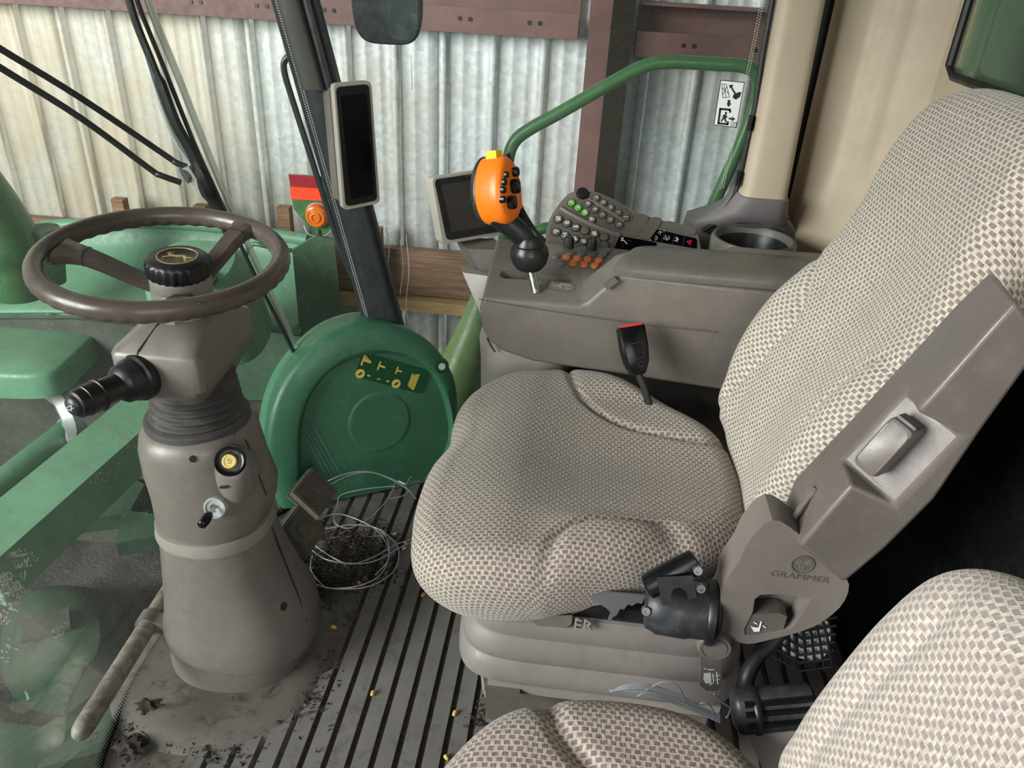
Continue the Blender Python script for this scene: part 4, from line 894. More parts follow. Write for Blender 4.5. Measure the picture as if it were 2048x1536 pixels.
# buttons on the console top
def cbtn(px, py, mat, rx=.0102, ry=.0088, nm='button'):
    a, b = tf.px(px, py); f = tf.at(a, b, 0)
    return fin(nm, loft([[f(x, y, c) for x, y in sell(0, 0, rx*k, ry*k, 20)] for c, k in ((-.002, 1), (.003, 1), (.0045, .9), (.005, .6))]), mat, console)
cs = .166
for x, y in ((190, 918), (365, 880), (495, 885), (620, 900), (795, 858), (750, 912), (268, 993)): cbtn(1080+x*cs, 360+y*cs, 'taupe_lid', .0105, .012)
for x, y in ((315, 940), (445, 950), (572, 963), (705, 978), (398, 1010), (528, 1022), (660, 1038)):
    o = cbtn(1080+x*cs, 360+y*cs, 'orange_dark', .0092, .0105)
    a, b = tf.px(1080+x*cs, 360+y*cs); fin('button_mark', strokes(tf.at(a, b, .005), [[(-.002, .001), (.0015, .002)], [(-.001, -.002), (.002, -.001)]], .0009, .0002), 'cream_yellow', o)
for x, y in ((345, 760), (622, 785)):
    a, b = tf.px(1080+x*cs, 360+(y+40)*cs); f = Fr(tf(a, b), (1, 0, 0), (0, 1, 0))
    kb = fin('dial', lathe(f, [(.0135, -.004), (.0125, .0), (.0118, .021), (.0105, .0235), (.0005, .024)], 48, True, lambda k, h: 1+(.05 if k % 4 < 2 else -.04) if h < .02 else 1), 'black', console)
    fin('dial_mark', strokes(f, [[(0, -.002), (0, -.009)]], .001, .0243), 'light_grey', kb)
a, b = tf.px(1104, 523); fin('print', strokes(tf.at(a, b), [sell(0, 0, .007, .006, 20)], .0008, .0008, closed=(0,)), 'taupe_dark', console)
# shift pattern print
q = [tf.px(*p) for p in ((1093, 577), (1098, 561), (1140, 566), (1151, 572), (1150, 579), (1138, 585))]
fin('pattern_frame', strokes(tf, [q], .0008, .0009, closed=(0,)), 'black', console)
q = [tf.px(*p) for p in ((1100, 571), (1119, 573.5), (1119.5, 575.5), (1122, 576), (1122.5, 570), (1142, 573), (1142.5, 571), (1120.5, 568), (1119.5, 572), (1100.5, 569))]
fin('pattern_lines', strokes(tf, [q, [tf.px(1130, 577), tf.px(1141, 578)], [tf.px(1133, 574.5), tf.px(1134, 578), tf.px(1139, 577.5)], [tf.px(1101, 565), tf.px(1110, 567)], [tf.px(1104, 563), tf.px(1105, 567.5)]], .0011, .0009, closed=(0,)), 'light_grey', console)
# ------------------------------------------------------------------ key pad panel between console and window
kp = Fr(Y(1095, 488, 1.82), (1, .02, 0), (0, .15, .125))
t = keypad = thing('key_pad_panel', 'tilted taupe key pad with green, lettered and blank round keys beside the window', 'control panel', kp.o)
ol = [kp.px(*p) for p in ((1096, 488), (1091, 472), (1098, 442), (1113, 415), (1132, 392), (1142, 385), (1152, 385), (1166, 392), (1178, 384), (1188, 383), (1215, 393), (1250, 411), (1275, 426), (1310, 437), (1355, 449), (1383, 458), (1395, 470), (1401, 497), (1401, 520), (1096, 512))]
ol2 = cr2(ol[:-2], 4, False)+ol[-2:]
fin('body', prism(kp, ol2, -.035, 0, .003, 2), 'taupe', t)
up_ol = [kp.px(*p) for p in ((1176, 388), (1186, 386), (1215, 397), (1245, 414), (1262, 430), (1264, 440), (1256, 447), (1230, 432), (1200, 412), (1183, 399))]
fin('upper_pad', prism(kp, cr2(up_ol, 3), 0, .003, .001, 1), 'taupe_dark', t)
md_ol = [kp.px(*p) for p in ((1135, 405), (1146, 398), (1165, 405), (1185, 411), (1215, 428), (1243, 444), (1249, 455), (1240, 462), (1228, 458), (1195, 446), (1160, 432), (1137, 415))]
fin('middle_pad', prism(kp, cr2(md_ol, 3), 0, .003, .001, 1), 'taupe_dark', t)
fin('ridge', tube(cr([kp(*kp.px(*p), .0015) for p in ((1122, 417), (1140, 428), (1165, 441), (1195, 455), (1225, 466), (1240, 471))], 5), .006, 10), 'taupe', t)
fin('ridge', tube(cr([kp(*kp.px(*p), .001) for p in ((1178, 399), (1195, 408), (1215, 421), (1235, 434), (1248, 445))], 5), .0032, 8), 'taupe', t)
lo = [kp.px(*p) for p in ((1112, 428), (1122, 424), (1150, 436), (1185, 452), (1225, 470), (1230, 477), (1224, 497), (1220, 515), (1098, 505), (1096, 490), (1097, 470), (1104, 445))]
fin('lower_pad', prism(kp, cr2(lo, 3), 0, .0022, .001, 1), 'taupe_dark', t)
def key(x, y, mat, mark=None, r=.0098, letter=None):
    a, b = kp.px(1080+x*cs, 360+y*cs); f = kp.at(a, b, .002)
    o = fin('key', loft([[f(p, q, c) for p, q in sell(0, 0, r*k, r*k, 22)] for c, k in ((-.002, 1), (.0028, 1), (.0042, .92), (.0048, .75), (.005, .3))]), mat, keypad)
    fin('key_ring', lathe(f, [(r*1.18, 0), (r*1.18, .0014), (r*1.02, .0014), (r*1.02, 0)], 22, False), 'black', o)
    lf_ = Fr(f(0, 0, .0051), f.v*-1+f.u*.15, f.u)
    if letter: text('key_letter', letter, lf_, r*1.25, 'white_paint', o, .0002)
    if mark: fin('key_mark', strokes(lf_, [[(p*r, q*r) for p, q in L] for L in mark], r*.16, .0003), 'white_paint', o)
    return o
key(378, 285, 'key_green', [[(-.35, .1), (-.1, -.35), (.45, .45)]]); key(458, 345, 'key_green', [[(-.35, -.35), (.35, .35)], [(-.35, .35), (.35, -.35)]])
key(540, 405, 'key_green', [[(-.45, -.3), (-.45, .4)], [(-.15, .4), (-.15, -.35)], [(.1, -.3), (.5, -.3), (.5, .4), (.1, .4), (.1, -.3)]])
for (x, y), c in zip(((578, 300), (662, 368), (750, 435), (845, 495), (952, 552)), 'ABCDE'): key(x, y, 'taupe_lid', r=.0092, letter=c)
for (x, y), c in zip(((675, 228), (762, 285), (850, 345), (942, 403), (1035, 463)), 'FGHIJ'): key(x, y, 'taupe_lid', r=.0092, letter=c)
key(622, 487, 'taupe_lid', [[(-.5, -.05), (0, .5), (.5, -.05)], [(-.35, 0), (-.35, -.45), (.35, -.45), (.35, 0)], [(-.1, -.4), (-.1, -.1), (.1, -.1), (.1, -.4)], [(-.3, -.2), (.3, -.2)]])
M1 = [[(-.5, .4), (-.1, .4), (-.1, .0), (-.5, 0), (-.5, -.4), (-.1, -.4)], [(.15, -.4), (.15, .4)], [(.45, -.4), (.45, .1)], [(.3, .3), (.55, .3)]]
M2 = [sell(0, .2, .35, .3, 10), [(-.3, -.1), (0, -.55), (.3, -.1)], [(0, .2), (.2, .35)]]
M3 = [[(-.1, .5), (-.1, -.5)], [(.1, .5), (.1, -.5)], [(-.3, .2), (.3, .2)]]
M4 = [[(0, .5), (-.4, -.4), (.4, -.4), (0, .5)]]
M5 = [sell(0, 0, .28, .28, 10), [(-.5, .45), (-.5, -.45)], [(.5, .45), (.5, -.45)], [(-.5, .1), (-.28, 0)], [(.5, .1), (.28, 0)]]
M6 = [[(-.5, -.4), (-.1, .4), (.1, -.2), (.45, .4)], [(.3, .45), (.5, .45), (.5, .2)]]
M7 = [[(-.5, .4), (-.2, .4), (-.2, -.4), (-.5, -.4)], [(0, .4), (0, -.4)], [(.25, .4), (.25, -.4)], [(.5, .4), (.5, -.1)], [(-.5, 0), (.5, 0)]]
for x, y, mk in ((220, 480, M1), (322, 530, M2), (430, 580, M3), (540, 620, None), (652, 660, M7), (772, 700, None), (195, 635, M4), (300, 680, M5), (415, 720, M6), (525, 755, M7), (775, 795, None)): key(x, y, 'taupe_lid', mk, .0105)
def pad4(ps, nm, mat, c=.004):
    q = [kp.px(1080+x*cs, 360+y*cs) for x, y in ps]; return fin(nm, prism(kp, cr2(q, 4), 0, c, .0012, 2), mat, keypad)
pad4(((1150, 430), (1215, 415), (1290, 440), (1300, 475), (1235, 600), (1170, 680), (1110, 690), (1040, 665), (1030, 620), (1090, 530)), 'blank_key', 'taupe_lid')
pad4(((1320, 480), (1400, 455), (1455, 475), (1460, 510), (1400, 610), (1330, 700), (1270, 720), (1195, 695), (1190, 655), (1250, 570)), 'blank_key', 'taupe_lid')
pad4(((1480, 520), (1560, 505), (1700, 545), (1830, 580), (1868, 620), (1860, 665), (1800, 672), (1600, 620), (1460, 590), (1455, 555)), 'blank_key', 'taupe_lid')
lab = fin('label_plate', prism(kp, [kp.px(1080+x*cs, 360+y*cs) for x, y in ((1405, 605), (1500, 618), (1700, 668), (1870, 705), (1890, 740), (1885, 830), (1600, 780), (1345, 735), (1335, 710), (1380, 630))], 0, .002), 'screen_black', keypad, False)
lab2 = fin('label_plate', prism(kp, [kp.px(1080+x*cs, 360+y*cs) for x, y in ((950, 690), (985, 682), (1250, 728), (1400, 760), (1400, 900), (890, 830))], 0, .002), 'screen_black', keypad, False)
def kst(par, mat, lines, w=.0009, closed=()): fin('icon', strokes(kp, [[kp.px(1080+x*cs, 360+y*cs) for x, y in L] for L in lines], w, .0024, closed), mat, par, False)
kst(lab, 'white_paint', [[(1420, 650), (1435, 625), (1455, 640), (1440, 665)], [(1450, 630), (1475, 635)], [(1385, 690), (1400, 680), (1415, 700), (1400, 720), (1380, 710)], [(1405, 725), (1385, 735)], [(1495, 690), (1520, 705)], [(1480, 710), (1515, 720)], [(1520, 690), (1525, 735), (1550, 700), (1560, 725)], [(1505, 670), (1520, 690)], [(1540, 680), (1560, 690)], [(1630, 710), (1650, 720)], [(1610, 735), (1640, 740)], [(1650, 700), (1640, 750)], [(1650, 725), (1670, 720)], [(1660, 700), (1655, 750)], [(1635, 690), (1645, 705)], [(1490, 625), (1500, 610)]])
kst(lab, 'red', [[(1765, 745), (1825, 732), (1805, 790), (1765, 745)], [(1785, 748), (1808, 743), (1800, 768), (1785, 748)]], .0012)
kst(lab, 'taupe_dark', [[(1505, 620), (1460, 750)], [(1625, 650), (1590, 775)], [(1745, 680), (1715, 800)]], .0005)
kst(lab2, 'white_paint', [[(975, 705), (1005, 735)], [(975, 735), (1005, 705)], [(990, 698), (990, 742)]], .0016); kst(lab2, 'white_paint', [[(1010, 735), (1045, 775)]], .0022); kst(lab2, 'taupe', [[(1040, 728), (1100, 745)], [(985, 765), (1000, 820)]], .0006)
a, b = kp.px(1165, 388); f = kp.at(a, b, -.012); f = Fr(f.o, f.u, f.v)
fin('dial', lathe(Fr(kp(a, b+.0, -.010), kp.u, kp.v), [(.0165, 0), (.0165, .014), (.0145, .017), (.0005, .0175)], 48, True, lambda k, h: 1+(.05 if k % 4 < 2 else -.03)), 'black', keypad)
# ------------------------------------------------------------------ drive lever (joystick) with orange head
JY = 1.615
t = thing('drive_lever', 'orange-headed drive lever with black grip and boot on the console', 'joystick', Y(1070, 566, JY))
n = V3((.80, -.50, .26)).normalized(); v = V3((-.10, .22, 1)); v = (v-n*v.dot(n)).normalized(); u = v.cross(n)
hj = Fr(Y(1018, 380, JY-.01), u, v)
egg = []
for k in range(48):
    a = 2*math.pi*k/48; r = 1; x, y = .043*math.cos(a), .0725*math.sin(a)
    egg.append((x*(1+.10*math.sin(a)*-1), y))
def er(c, k, dx=0, dy=0): return [hj(a*k+dx, b*k+dy, c) for a, b in egg]
hdj = fin('head', loft([er(-.062, .9), er(-.060, .97), er(-.045, 1.0), er(-.018, 1.0), er(-.006, .975), er(.002, .90), er(.006, .78), er(.007, .4)]), 'orange', t)
fin('back_shell', loft([er(-.085, .45), er(-.083, .7), er(-.076, .88), er(-.067, .99), er(-.0625, 1.01), er(-.060, .99)]), 'black_dusty', t)
dk = [hj.px(850+x*.1465, 280+y*.1465) for x, y in ((1245, 720), (1290, 705), (1330, 760), (1345, 860), (1300, 930), (1235, 965), (1200, 940), (1205, 850), (1200, 790))]
dk = [(max(-.03, min(.03, a-.006)), max(-.055, min(.05, b))) for a, b in dk]
fin('thumb_pad', prism(hj, cr2(dk, 3), .003, .0088, .001, 1), 'orange_dark', t)
for x, y, r, h in ((1075, 480, .0066, .012), (1048, 580, .0066, .012), (1037, 685, .0066, .012), (1040, 815, .0066, .012), (1200, 440, .0095, .014), (1190, 635, .0145, .016), (1145, 855, .0135, .016)):
    a, b = hj.px(850+(x-12)*.1465, 280+y*.1465); f = hj.at(a, b, .002)
    bt = fin('button', loft([[f(p, q, c) for p, q in sell(0, 0, r*k*.9, r*k*1.1, 20, 3)] for c, k in ((-.004, 1.1), (.002, 1.1), (.004, .95), (h-.002, .95), (h, .75))]), 'black_gloss', t)
    if r > .012: fin('button_mark', fills(f, [sell(p*r, q*r, r*.1, r*.1, 8) for p, q in ((-.4, .3), (0, .5), (.3, .1), (-.1, -.3))], h+.0003), 'taupe', bt, False)
fin('top_button', rbox(Fr(hj(-.006, .073, -.028), hj.u, hj.v), .02, .018, .028, .004, 2), 'yellow', t)
jb, jt = Y(1061, 500, JY), hj(.004, -.055, -.03)
mid = jb.lerp(jt, .5)+V3((.012, 0, .0))
fin('grip', tube(cr([jb-V3((0, 0, .02)), jb, mid, jt, hj(0, -.02, -.035), hj(0, .02, -.04)], 4), [.027]*4+[.026]*4+[.0265]*4+[.029]*4+[.03]*5, 20), 'black', t)
fin('grip_spine', tube(cr([hj(.034, .075, -.03), hj(.046, .03, -.025), hj(.048, -.03, -.02), mid+V3((.022, 0, .01)), jb+V3((.026, 0, .02))], 4), .010, 12), 'black', t)
bt_ = Fr(Y(1058, 508, JY), (1, 0, 0), (0, 1, 0)); bo = Y(1059, 506, JY)
bt_ = Fr(bo, (1, 0, .05), (0, 1, .1))
fin('boot', lathe(bt_, [(.014, -.037), (.030, -.033), (.039, -.02), (.043, -.004), (.0405, .010), (.033, .021), (.034, .025), (.029, .033), (.0265, .04), (.022, .044)], 32), 'black', t)
sb = sl(*(0, 0), -.028); s0 = Y(1074, 569, JY-.03); s1 = bo-V3((0, 0, .02))
fin('shaft', tube([s0-V3((0, 0, .02)), s1], .0095, 14), 'chrome', t)
# ------------------------------------------------------------------ console display on its stalk
n = V3((.52, -.83, .20)).normalized(); u = V3((.83, .52, 0)).normalized(); dfm = Fr(Y(945, 420, 1.80), u, n.cross(u))
def box_from(fr, ps, c0, c1, bev, nm, mat, par, r=.012): return fin(nm, prism(fr, rcorner([fr.px(*p) for p in ps], r), c0, c1, bev*.5, 2), mat, par)
t = thing('console_display', 'landscape display with black bezel behind the orange lever', 'display', Y(945, 490, 1.80))
cs4 = ((886, 489), (1044, 462), (1036, 330), (864, 356))
box_from(dfm, cs4, -.045, .0, .006, 'housing', 'display_frame', t)
box_from(dfm, ((893, 481), (1038, 456), (1030, 335), (868, 359)), 0, .0025, .001, 'bezel', 'black', t)
box_from(dfm, ((903, 464), (1022, 444), (1012, 350), (882, 370)), .0025, .0032, 0, 'screen', 'screen_brown', t, .002)
a, b = dfm.px(948, 351); text('bezel_print', 'JOHN DEERE', dfm.at(a, b, .0026, -.0), .008, 'rubber', t)
stf = [Y(920, 484, 1.80), Y(1000, 486, 1.80), Y(985, 540, 1.76), Y(950, 540, 1.76)]
fin('stalk_head', loft([[p+V3((-.02, .03, 0)) for p in stf], [p+V3((.025, -.045, 0)) for p in stf]]), 'taupe', t)
bvm = [[Y(x, y, 1.72) for x, y in ((920, 532), (985, 548), (1000, 590), (972, 645), (962, 630))], [Y(x, y, 1.66) for x, y in ((925, 545), (975, 552), (990, 590), (972, 645), (964, 632))]]
fin('stalk_arm', loft(bvm), 'light_grey', t)
# ------------------------------------------------------------------ corner post display
n = V3((.55, -.82, .1)).normalized(); u = V3((.82, .55, 0)).normalized(); pfm = Fr(Y(715, 290, 1.88), u, n.cross(u))
t = thing('corner_display', 'tall portrait display with silver frame on the black corner pillar', 'display', Y(725, 420, 1.88))
box_from(pfm, ((687, 421), (760, 406), (742, 161), (667, 167)), -.03, .0, .008, 'housing', 'display_frame', t)
box_from(pfm, ((684, 410), (740, 395), (720, 170), (664, 178)), -.085, -.03, .008, 'rear_case', 'taupe', t)
box_from(pfm, ((691, 413), (754, 400), (737, 168), (671, 174)), .0, .003, .001, 'bezel', 'black_gloss', t)
box_from(pfm, ((701, 398), (747, 388), (732, 186), (680, 192)), .003, .0036, 0, 'screen', 'screen_black', t, .003)
# ------------------------------------------------------------------ emergency exit sticker on the side window
sy = 2.022
st = Fr(Y(1458, 207, sy), (1, 0, 0), (0, 0, 1))
def spx(*ps): return [st.px(*p) for p in ps]
C4 = spx((1427, 250), (1473, 256), (1489.5, 164), (1441, 159.5))
t = tag(fin('exit_sticker', prism(st, C4, 0, .0012), 'black', None, False), 'white emergency exit sticker with black pictograms on the side window', 'sticker')
def inner(k): cxm = sum(p[0] for p in C4)/4; cym = sum(p[1] for p in C4)/4; return [(cxm+(a-cxm)*k, cym+(b-cym)*(1-(1-k)*.55)) for a, b in C4]
fin('sticker_face', prism(st, inner(.94), .0012, .0016), 'white_paint', t, False)
def s3(ps): return spx(*[(1300+x*.3652, y*.3652) for x, y in ps])
fin('pictogram', fills(st, [s3(((432, 465), (455, 462), (450, 478), (436, 482))), s3(((440, 478), (449, 476), (470, 510), (462, 516))), s3(((455, 518), (480, 505), (500, 502), (492, 530), (470, 545), (452, 535))), s3(((424, 546), (440, 548), (438, 566), (446, 567), (428, 586), (418, 564), (424, 565))), s3(((410, 612), (422, 612), (420, 626), (409, 625))), s3(((400, 628), (414, 625), (424, 640), (414, 648), (420, 668), (412, 670), (404, 650), (392, 666), (386, 662), (398, 642), (404, 634), (390, 640))), s3(((432, 642), (450, 646), (448, 636), (466, 652), (446, 664), (447, 656), (430, 652)))], .002), 'black', t, False)
fin('pictogram_lines', strokes(st, [s3(((392, 458), (418, 462), (434, 530), (398, 536), (392, 458))), s3(((395, 480), (432, 515))), s3(((420, 475), (396, 520))), s3(((405, 460), (415, 535)))], .0012, .002), 'black', t, False)
fin('pictogram_door', strokes(st, [s3(((438, 612), (436, 600), (384, 596), (374, 674), (424, 680), (426, 668)))], .005, .002), 'black', t, False)
a, b = s3(((457, 682),))[0]; fin('sticker_mark', strokes(st.at(a, b), rnd_ := [[(-.006, -.006), (.006, -.006), (.006, .006), (-.006, .006), (-.006, -.006)], [(-.003, .003), (.003, .003), (-.003, -.003), (.003, -.003)]], .0012, .002), 'black', t, False)
# ------------------------------------------------------------------ cup holder at the pillar foot
cf = Fr((.43, 1.90, .842), (1, .06, 0), (0, 1, 0))
t = thing('cup_holder', 'dark oval cup holder beside the rear pillar foot', 'cup holder', (.415, 1.895, .76))
fin('cup', lathe(cf, [(.06, -.11), (.068, -.10), (.088, -.005), (.094, .004), (.1, .004), (.104, -.004), (.104, -.115)], 48, False), 'taupe_lid', t)
fin('cup_shade', lathe(cf, [(.0005, -.095), (.064, -.095), (.084, -.012)], 40, False), 'black', t)  # black shell, paints the dark inside of the cup opening
# ------------------------------------------------------------------ operator seat
t = seat = thing('operator_seat', 'large operator seat in beige and brown checked cloth facing the steering wheel', 'seat', (.1, 1.25, 0))
ol = [(-.205, 1.50), (-.15, 1.555), (-.06, 1.585), (.03, 1.585), (.13, 1.55), (.24, 1.48), (.33, 1.40), (.365, 1.28), (.365, 1.15), (.33, 1.06), (.25, 1.0), (.16, .968), (.08, .94), (0, .912), (-.09, .898), (-.17, .91), (-.224, .955), (-.245, 1.04), (-.252, 1.12), (-.248, 1.21), (-.226, 1.29), (-.232, 1.37), (-.228, 1.44)]
SN = [(p.x, p.y) for p in (Z(x, y, .60) for x, y in ((1075, 1200), (1076, 1160), (1085, 1118), (1120, 1075), (1180, 1053), (1270, 1052), (1380, 1066), (1490, 1090)))]
SF = [(p.x, p.y) for p in (Z(x, y, .62) for x, y in ((1126, 690), (1134, 722), (1150, 765), (1185, 800), (1250, 830), (1340, 848), (1470, 868)))]
SN = cr2(SN, 4, False); SF = cr2(SF, 4, False)
def ctop(x, y):
    d = abs(y-1.25); h = .612
    h -= .035*ss(-x, .06, .26)
    h -= .026*math.exp(-((y-1.25)/.15)**2)*ss(x, -.2, .05)
    h += .018*ss(d, .18, .25)*ss(x, -.05, .1)
    h -= .010*math.exp(-((y-1.28)/.05)**2)*ss(-x, .12, .24)
    dd = min(dcurve((x, y), SN), dcurve((x, y), SF)); h -= .010*math.exp(-(dd/.0075)**2)
    return h
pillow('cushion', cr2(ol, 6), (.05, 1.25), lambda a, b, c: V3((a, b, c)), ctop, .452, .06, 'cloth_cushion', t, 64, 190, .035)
u = V3((0, -1, 0)); v = V3((.339, 0, .941)); bk = Fr((.385, 1.25, .555), u, v)
half = [(.19, .0), (.228, .08), (.258, .18), (.266, .28), (.255, .42), (.24, .54), (.228, .64), (.20, .725), (.12, .762)]
bo_ = [(-a, b) for a, b in half]+[(0, .77)]+[(a, b) for a, b in reversed(half)]+[(0, -.03)]
SB = [(-.19, .005), (-.165, .12), (-.145, .22), (-.145, .30), (-.175, .36), (-.21, .40), (-.27, .43)]
SB = cr2(SB, 4, False); SB2 = [(-a, b) for a, b in SB]
def btop(a, b):
    d = abs(a); h = .06+.016*math.exp(-((b-.2)/.13)**2)+.030*ss(d, .13, .21)*(1-ss(b, .28, .46))-.018*math.exp(-(a/.1)**2)*(1-ss(b, .45, .7))
    h += .014*ss(b, .5, .62)*(1-ss(b, .72, .8))
    dd = min(dcurve((a, b), SB), dcurve((a, b), SB2)); return h-.008*math.exp(-(dd/.007)**2)
pillow('backrest', cr2(bo_, 6), (0, .38), bk, btop, -.06, .055, 'cloth', t, 64, 190, .03)
fin('back_shell', prism(bk, [(a*.93, b*.97+.005) for a, b in cr2(bo_, 3)], -.085, -.055, .01), 'black', t)
# armrest folded up beside the backrest
stn = [((1552, 1048), (1598, 1090), (1690, 1166)), ((1590, 955), (1660, 1018), (1770, 1100)), ((1690, 850), (1760, 905), (1870, 1000)), ((1800, 730), (1865, 790), (1965, 860)), ((1915, 605), (1975, 665), (2055, 735)), ((1982, 540), (2032, 602), (2080, 670))]
rings = []
for i, (A, B, C_) in enumerate(stn):
    a, b, c = Y(*A, .975), Y(*B, .85), Y(*C_, .85); d_ = a+(c-b); rings.append([a, b, c, d_])
bm = loft(rings); bevel(bm, .016, 4, 22)
arm = fin('armrest', bm, 'seat_plastic', t)
axd = (rings[3][1]-rings[2][1]).normalized(); rp = Y(1762, 897, .85); cenr = sum((p for p in rings[2]), V3((0, 0, 0)))/4
bis = (rings[2][1]-cenr); bis = (bis-axd*bis.dot(axd)).normalized(); rf = Fr(rp, axd, bis.cross(axd))
cut(arm, rbox(rf.at(0, .0, .0), .125, .12, .10, .016, 3))
md = arm.modifiers.new('b', 'BEVEL'); md.width = .006; md.segments = 3; md.limit_method = 'ANGLE'; md.angle_limit = .7
kb_ = fin('lever_knob', loft([[rf(x, y, c) for x, y in rrect(.082*k, .036*k, .010*k)] for c, k in ((-.052, 1), (-.014, 1), (-.006, .95), (-.003, .84))]), 'seat_plastic', t)
fin('knob_face', rbox(rf.at(.042, 0, -.024), .004, .026, .026, .001), 'black', kb_)
fin('groove', tube(cr([*hits(arm, ((1630, 977), (1622, 990), (1600, 1020), (1575, 1062)), .001)], 4), [.0065]*5+[.0045]*8, 8), 'taupe_dark', t)
# recliner bracket with maker's mark
bp = Fr((.35, .872, .6), (1, 0, 0), (0, 0, 1))
bq = [bp.px(*p) for p in ((1545, 1040), (1600, 1070), (1690, 1150), (1690, 1200), (1650, 1240), (1605, 1262), (1545, 1278), (1495, 1288), (1450, 1278), (1395, 1290), (1368, 1278), (1395, 1240), (1438, 1210), (1450, 1165), (1480, 1120), (1500, 1080))]
brk = fin('recliner_cover', prism(bp, cr2(bq, 3), -.06, 0, .012, 3), 'bracket_plastic', t)
rc = [bp.px(*p) for p in ((1520, 1190), (1610, 1195), (1618, 1205), (1590, 1250), (1565, 1262), (1490, 1270), (1505, 1225))]
cut(brk, prism(bp, cr2(rc, 3), -.035, .03))
fin('recline_handle', prism(bp, [bp.px(*p) for p in ((1500, 1232), (1560, 1228), (1575, 1235), (1567, 1262), (1520, 1275), (1476, 1272))], -.032, -.002, .004, 2), 'taupe_dark', t)
fin('seat_icon', fills(bp, [[bp.px(*p) for p in ((1501, 1252), (1510, 1255), (1517, 1255), (1521, 1243), (1524, 1243), (1519, 1263), (1508, 1264))]], .0), 'white_paint', t, False)
fin('seat_icon', strokes(bp, [[bp.px(1508, 1245), bp.px(1514, 1248)], [bp.px(1526, 1252), bp.px(1531, 1255)]], .0018, .0), 'white_paint', t, False)
la, lb_ = bp.px(1605, 1128); lf2 = bp.at(la, lb_, .0)
fin('maker_disc', lathe(lf2, [(.0165, 0), (.0165, .0016), (.0145, .0016), (.0145, .0006), (.0005, .0006)], 32, False), 'taupe_dark', brk)
fin('maker_lines', strokes(lf2, [[(0, -.013), (0, 0), (-.0105, .007)], [(0, 0), (.0105, .007)], [(-.003, -.012), (-.003, -.0015), (-.012, .0045)], [(.003, -.012), (.003, -.0015), (.012, .0045)], [(0, .0035), (-.009, .0095)], [(0, .0035), (.009, .0095)]], .0011, .0012), 'grey_plastic', brk, False)
a, b = bp.px(1599, 1153); text('maker_name', 'GRAMMER', bp.at(a, b, 0, -.02), .0145, 'taupe_dark', brk, .0006, .0004, sx=1.25)
fin('height_pivot', lathe(bp.at(*bp.px(1428, 1285), .0), [(.027, -.03), (.027, .008), (.024, .013), (.02, .013), (.0195, .0115), (.0185, .0115), (.0183, .0135), (.0005, .0135)], 32), 'seat_plastic', t)
lvr = fin('height_lever', prism(bp, [bp.px(*p) for p in ((1401, 1295), (1438, 1296), (1443, 1350), (1446, 1372), (1438, 1385), (1414, 1386), (1400, 1375), (1402, 1350))], -.022, -.004, .005, 2), 'taupe_dark', t)
fin('lever_icon', fills(bp, [[bp.px(*p) for p in ((1408, 1350), (1422, 1349), (1424, 1370), (1412, 1371), (1407, 1362))]], -.0035), 'light_grey', lvr, False)
fin('lever_icon', strokes(bp, [[bp.px(1416, 1343), bp.px(1428, 1343)], [bp.px(1426, 1352), bp.px(1428, 1368), bp.px(1420, 1374)], [bp.px(1434, 1348), bp.px(1436, 1372)], [bp.px(1431, 1356), bp.px(1439, 1354)], [bp.px(1432, 1364), bp.px(1439, 1362)], [bp.px(1409, 1341), bp.px(1412, 1341)]], .0016, -.0035), 'white_paint', lvr, False)
# belt retractor drum
ra, rb = Y(1290, 1205, .90), Y(1442, 1195, .90)
ax = (rb-ra); rl = ax.length; ra2 = Fr(ra, ax.cross(V3((0, .4, 1))), V3((0, .4, 1))); 
if ra2.n.dot(ax) < 0: ra2 = Fr(ra, -ra2.u, ra2.v)
dr = fin('belt_retractor', lathe(ra2, [(.03, 0), (.038, .004), (.041, .012), (.045, .02), (.0455, rl*.55), (.043, rl*.62), (.0425, rl*.85), (.038, rl*.97), (.03, rl)], 44), 'black_dusty', t)
cl0 = ra.lerp(rb, .30); toc = (CAM-cl0).normalized(); cfr = Fr(cl0+toc*.045+V3((0, .0, .012)), ax, V3((0, .4, 1)))
m0, m1 = Y(1298, 1172, .865), Y(1388, 1124, .885); cfr = Fr((m0+m1)/2, m1-m0, (-.2, .45, .9))
fin('belt_mouth', loft([[cfr(x, y*k, z*k) for y, z in sell(0, 0, .019, .015, 16, 3)] for x, k in ((-.043, .7), (-.04, .95), (-.02, 1), (.02, 1), (.04, .95), (.043, .7))]), 'black_gloss', dr)
fin('belt_clip', prism(Fr(Y(1352, 1180, .852), (1, 0, .22), (-.2, .35, .9)), [(-.026, .022), (.026, .022), (.028, -.012), (.016, -.014), (.014, -.002), (.006, .005), (-.004, .003), (-.008, -.006), (-.006, -.02), (-.022, -.022)], 0, .003, .0008, 1), 'black', dr)
for px, py in ((1292, 1223), (1402, 1178), (1396, 1142)): fin('screw', lathe(Fr(Y(px, py, .862), (1, 0, 0), (0, .4, 1)), [(.0065, -.008), (.0065, .001), (.003, .001), (.003, -.001)], 16), 'steel', dr)
fin('drum_flange', lathe(ra2, [(.048, rl*.80), (.05, rl*.83), (.05, rl*.9), (.046, rl*.93)], 44), 'black', dr)
fin('fold_flap', prism(bp0 := Fr((.12, .945, .5), (1, 0, 0), (0, .0, 1)), [bp0.px(*p) for p in ((1180, 1190), (1215, 1184), (1290, 1190), (1284, 1206), (1274, 1204), (1264, 1210), (1256, 1207), (1248, 1217), (1240, 1216), (1233, 1229), (1226, 1232), (1220, 1243), (1216, 1238), (1222, 1224), (1212, 1214), (1198, 1206))], -.002, .002, 0), 'beltgrey', t, label='torn grey lining hanging from the cushion')
fin('under_frame', rbox(Fr((.15, 1.23, .462), (1, 0, 0), (0, 1, 0)), .40, .54, .04, .01), 'black', t)
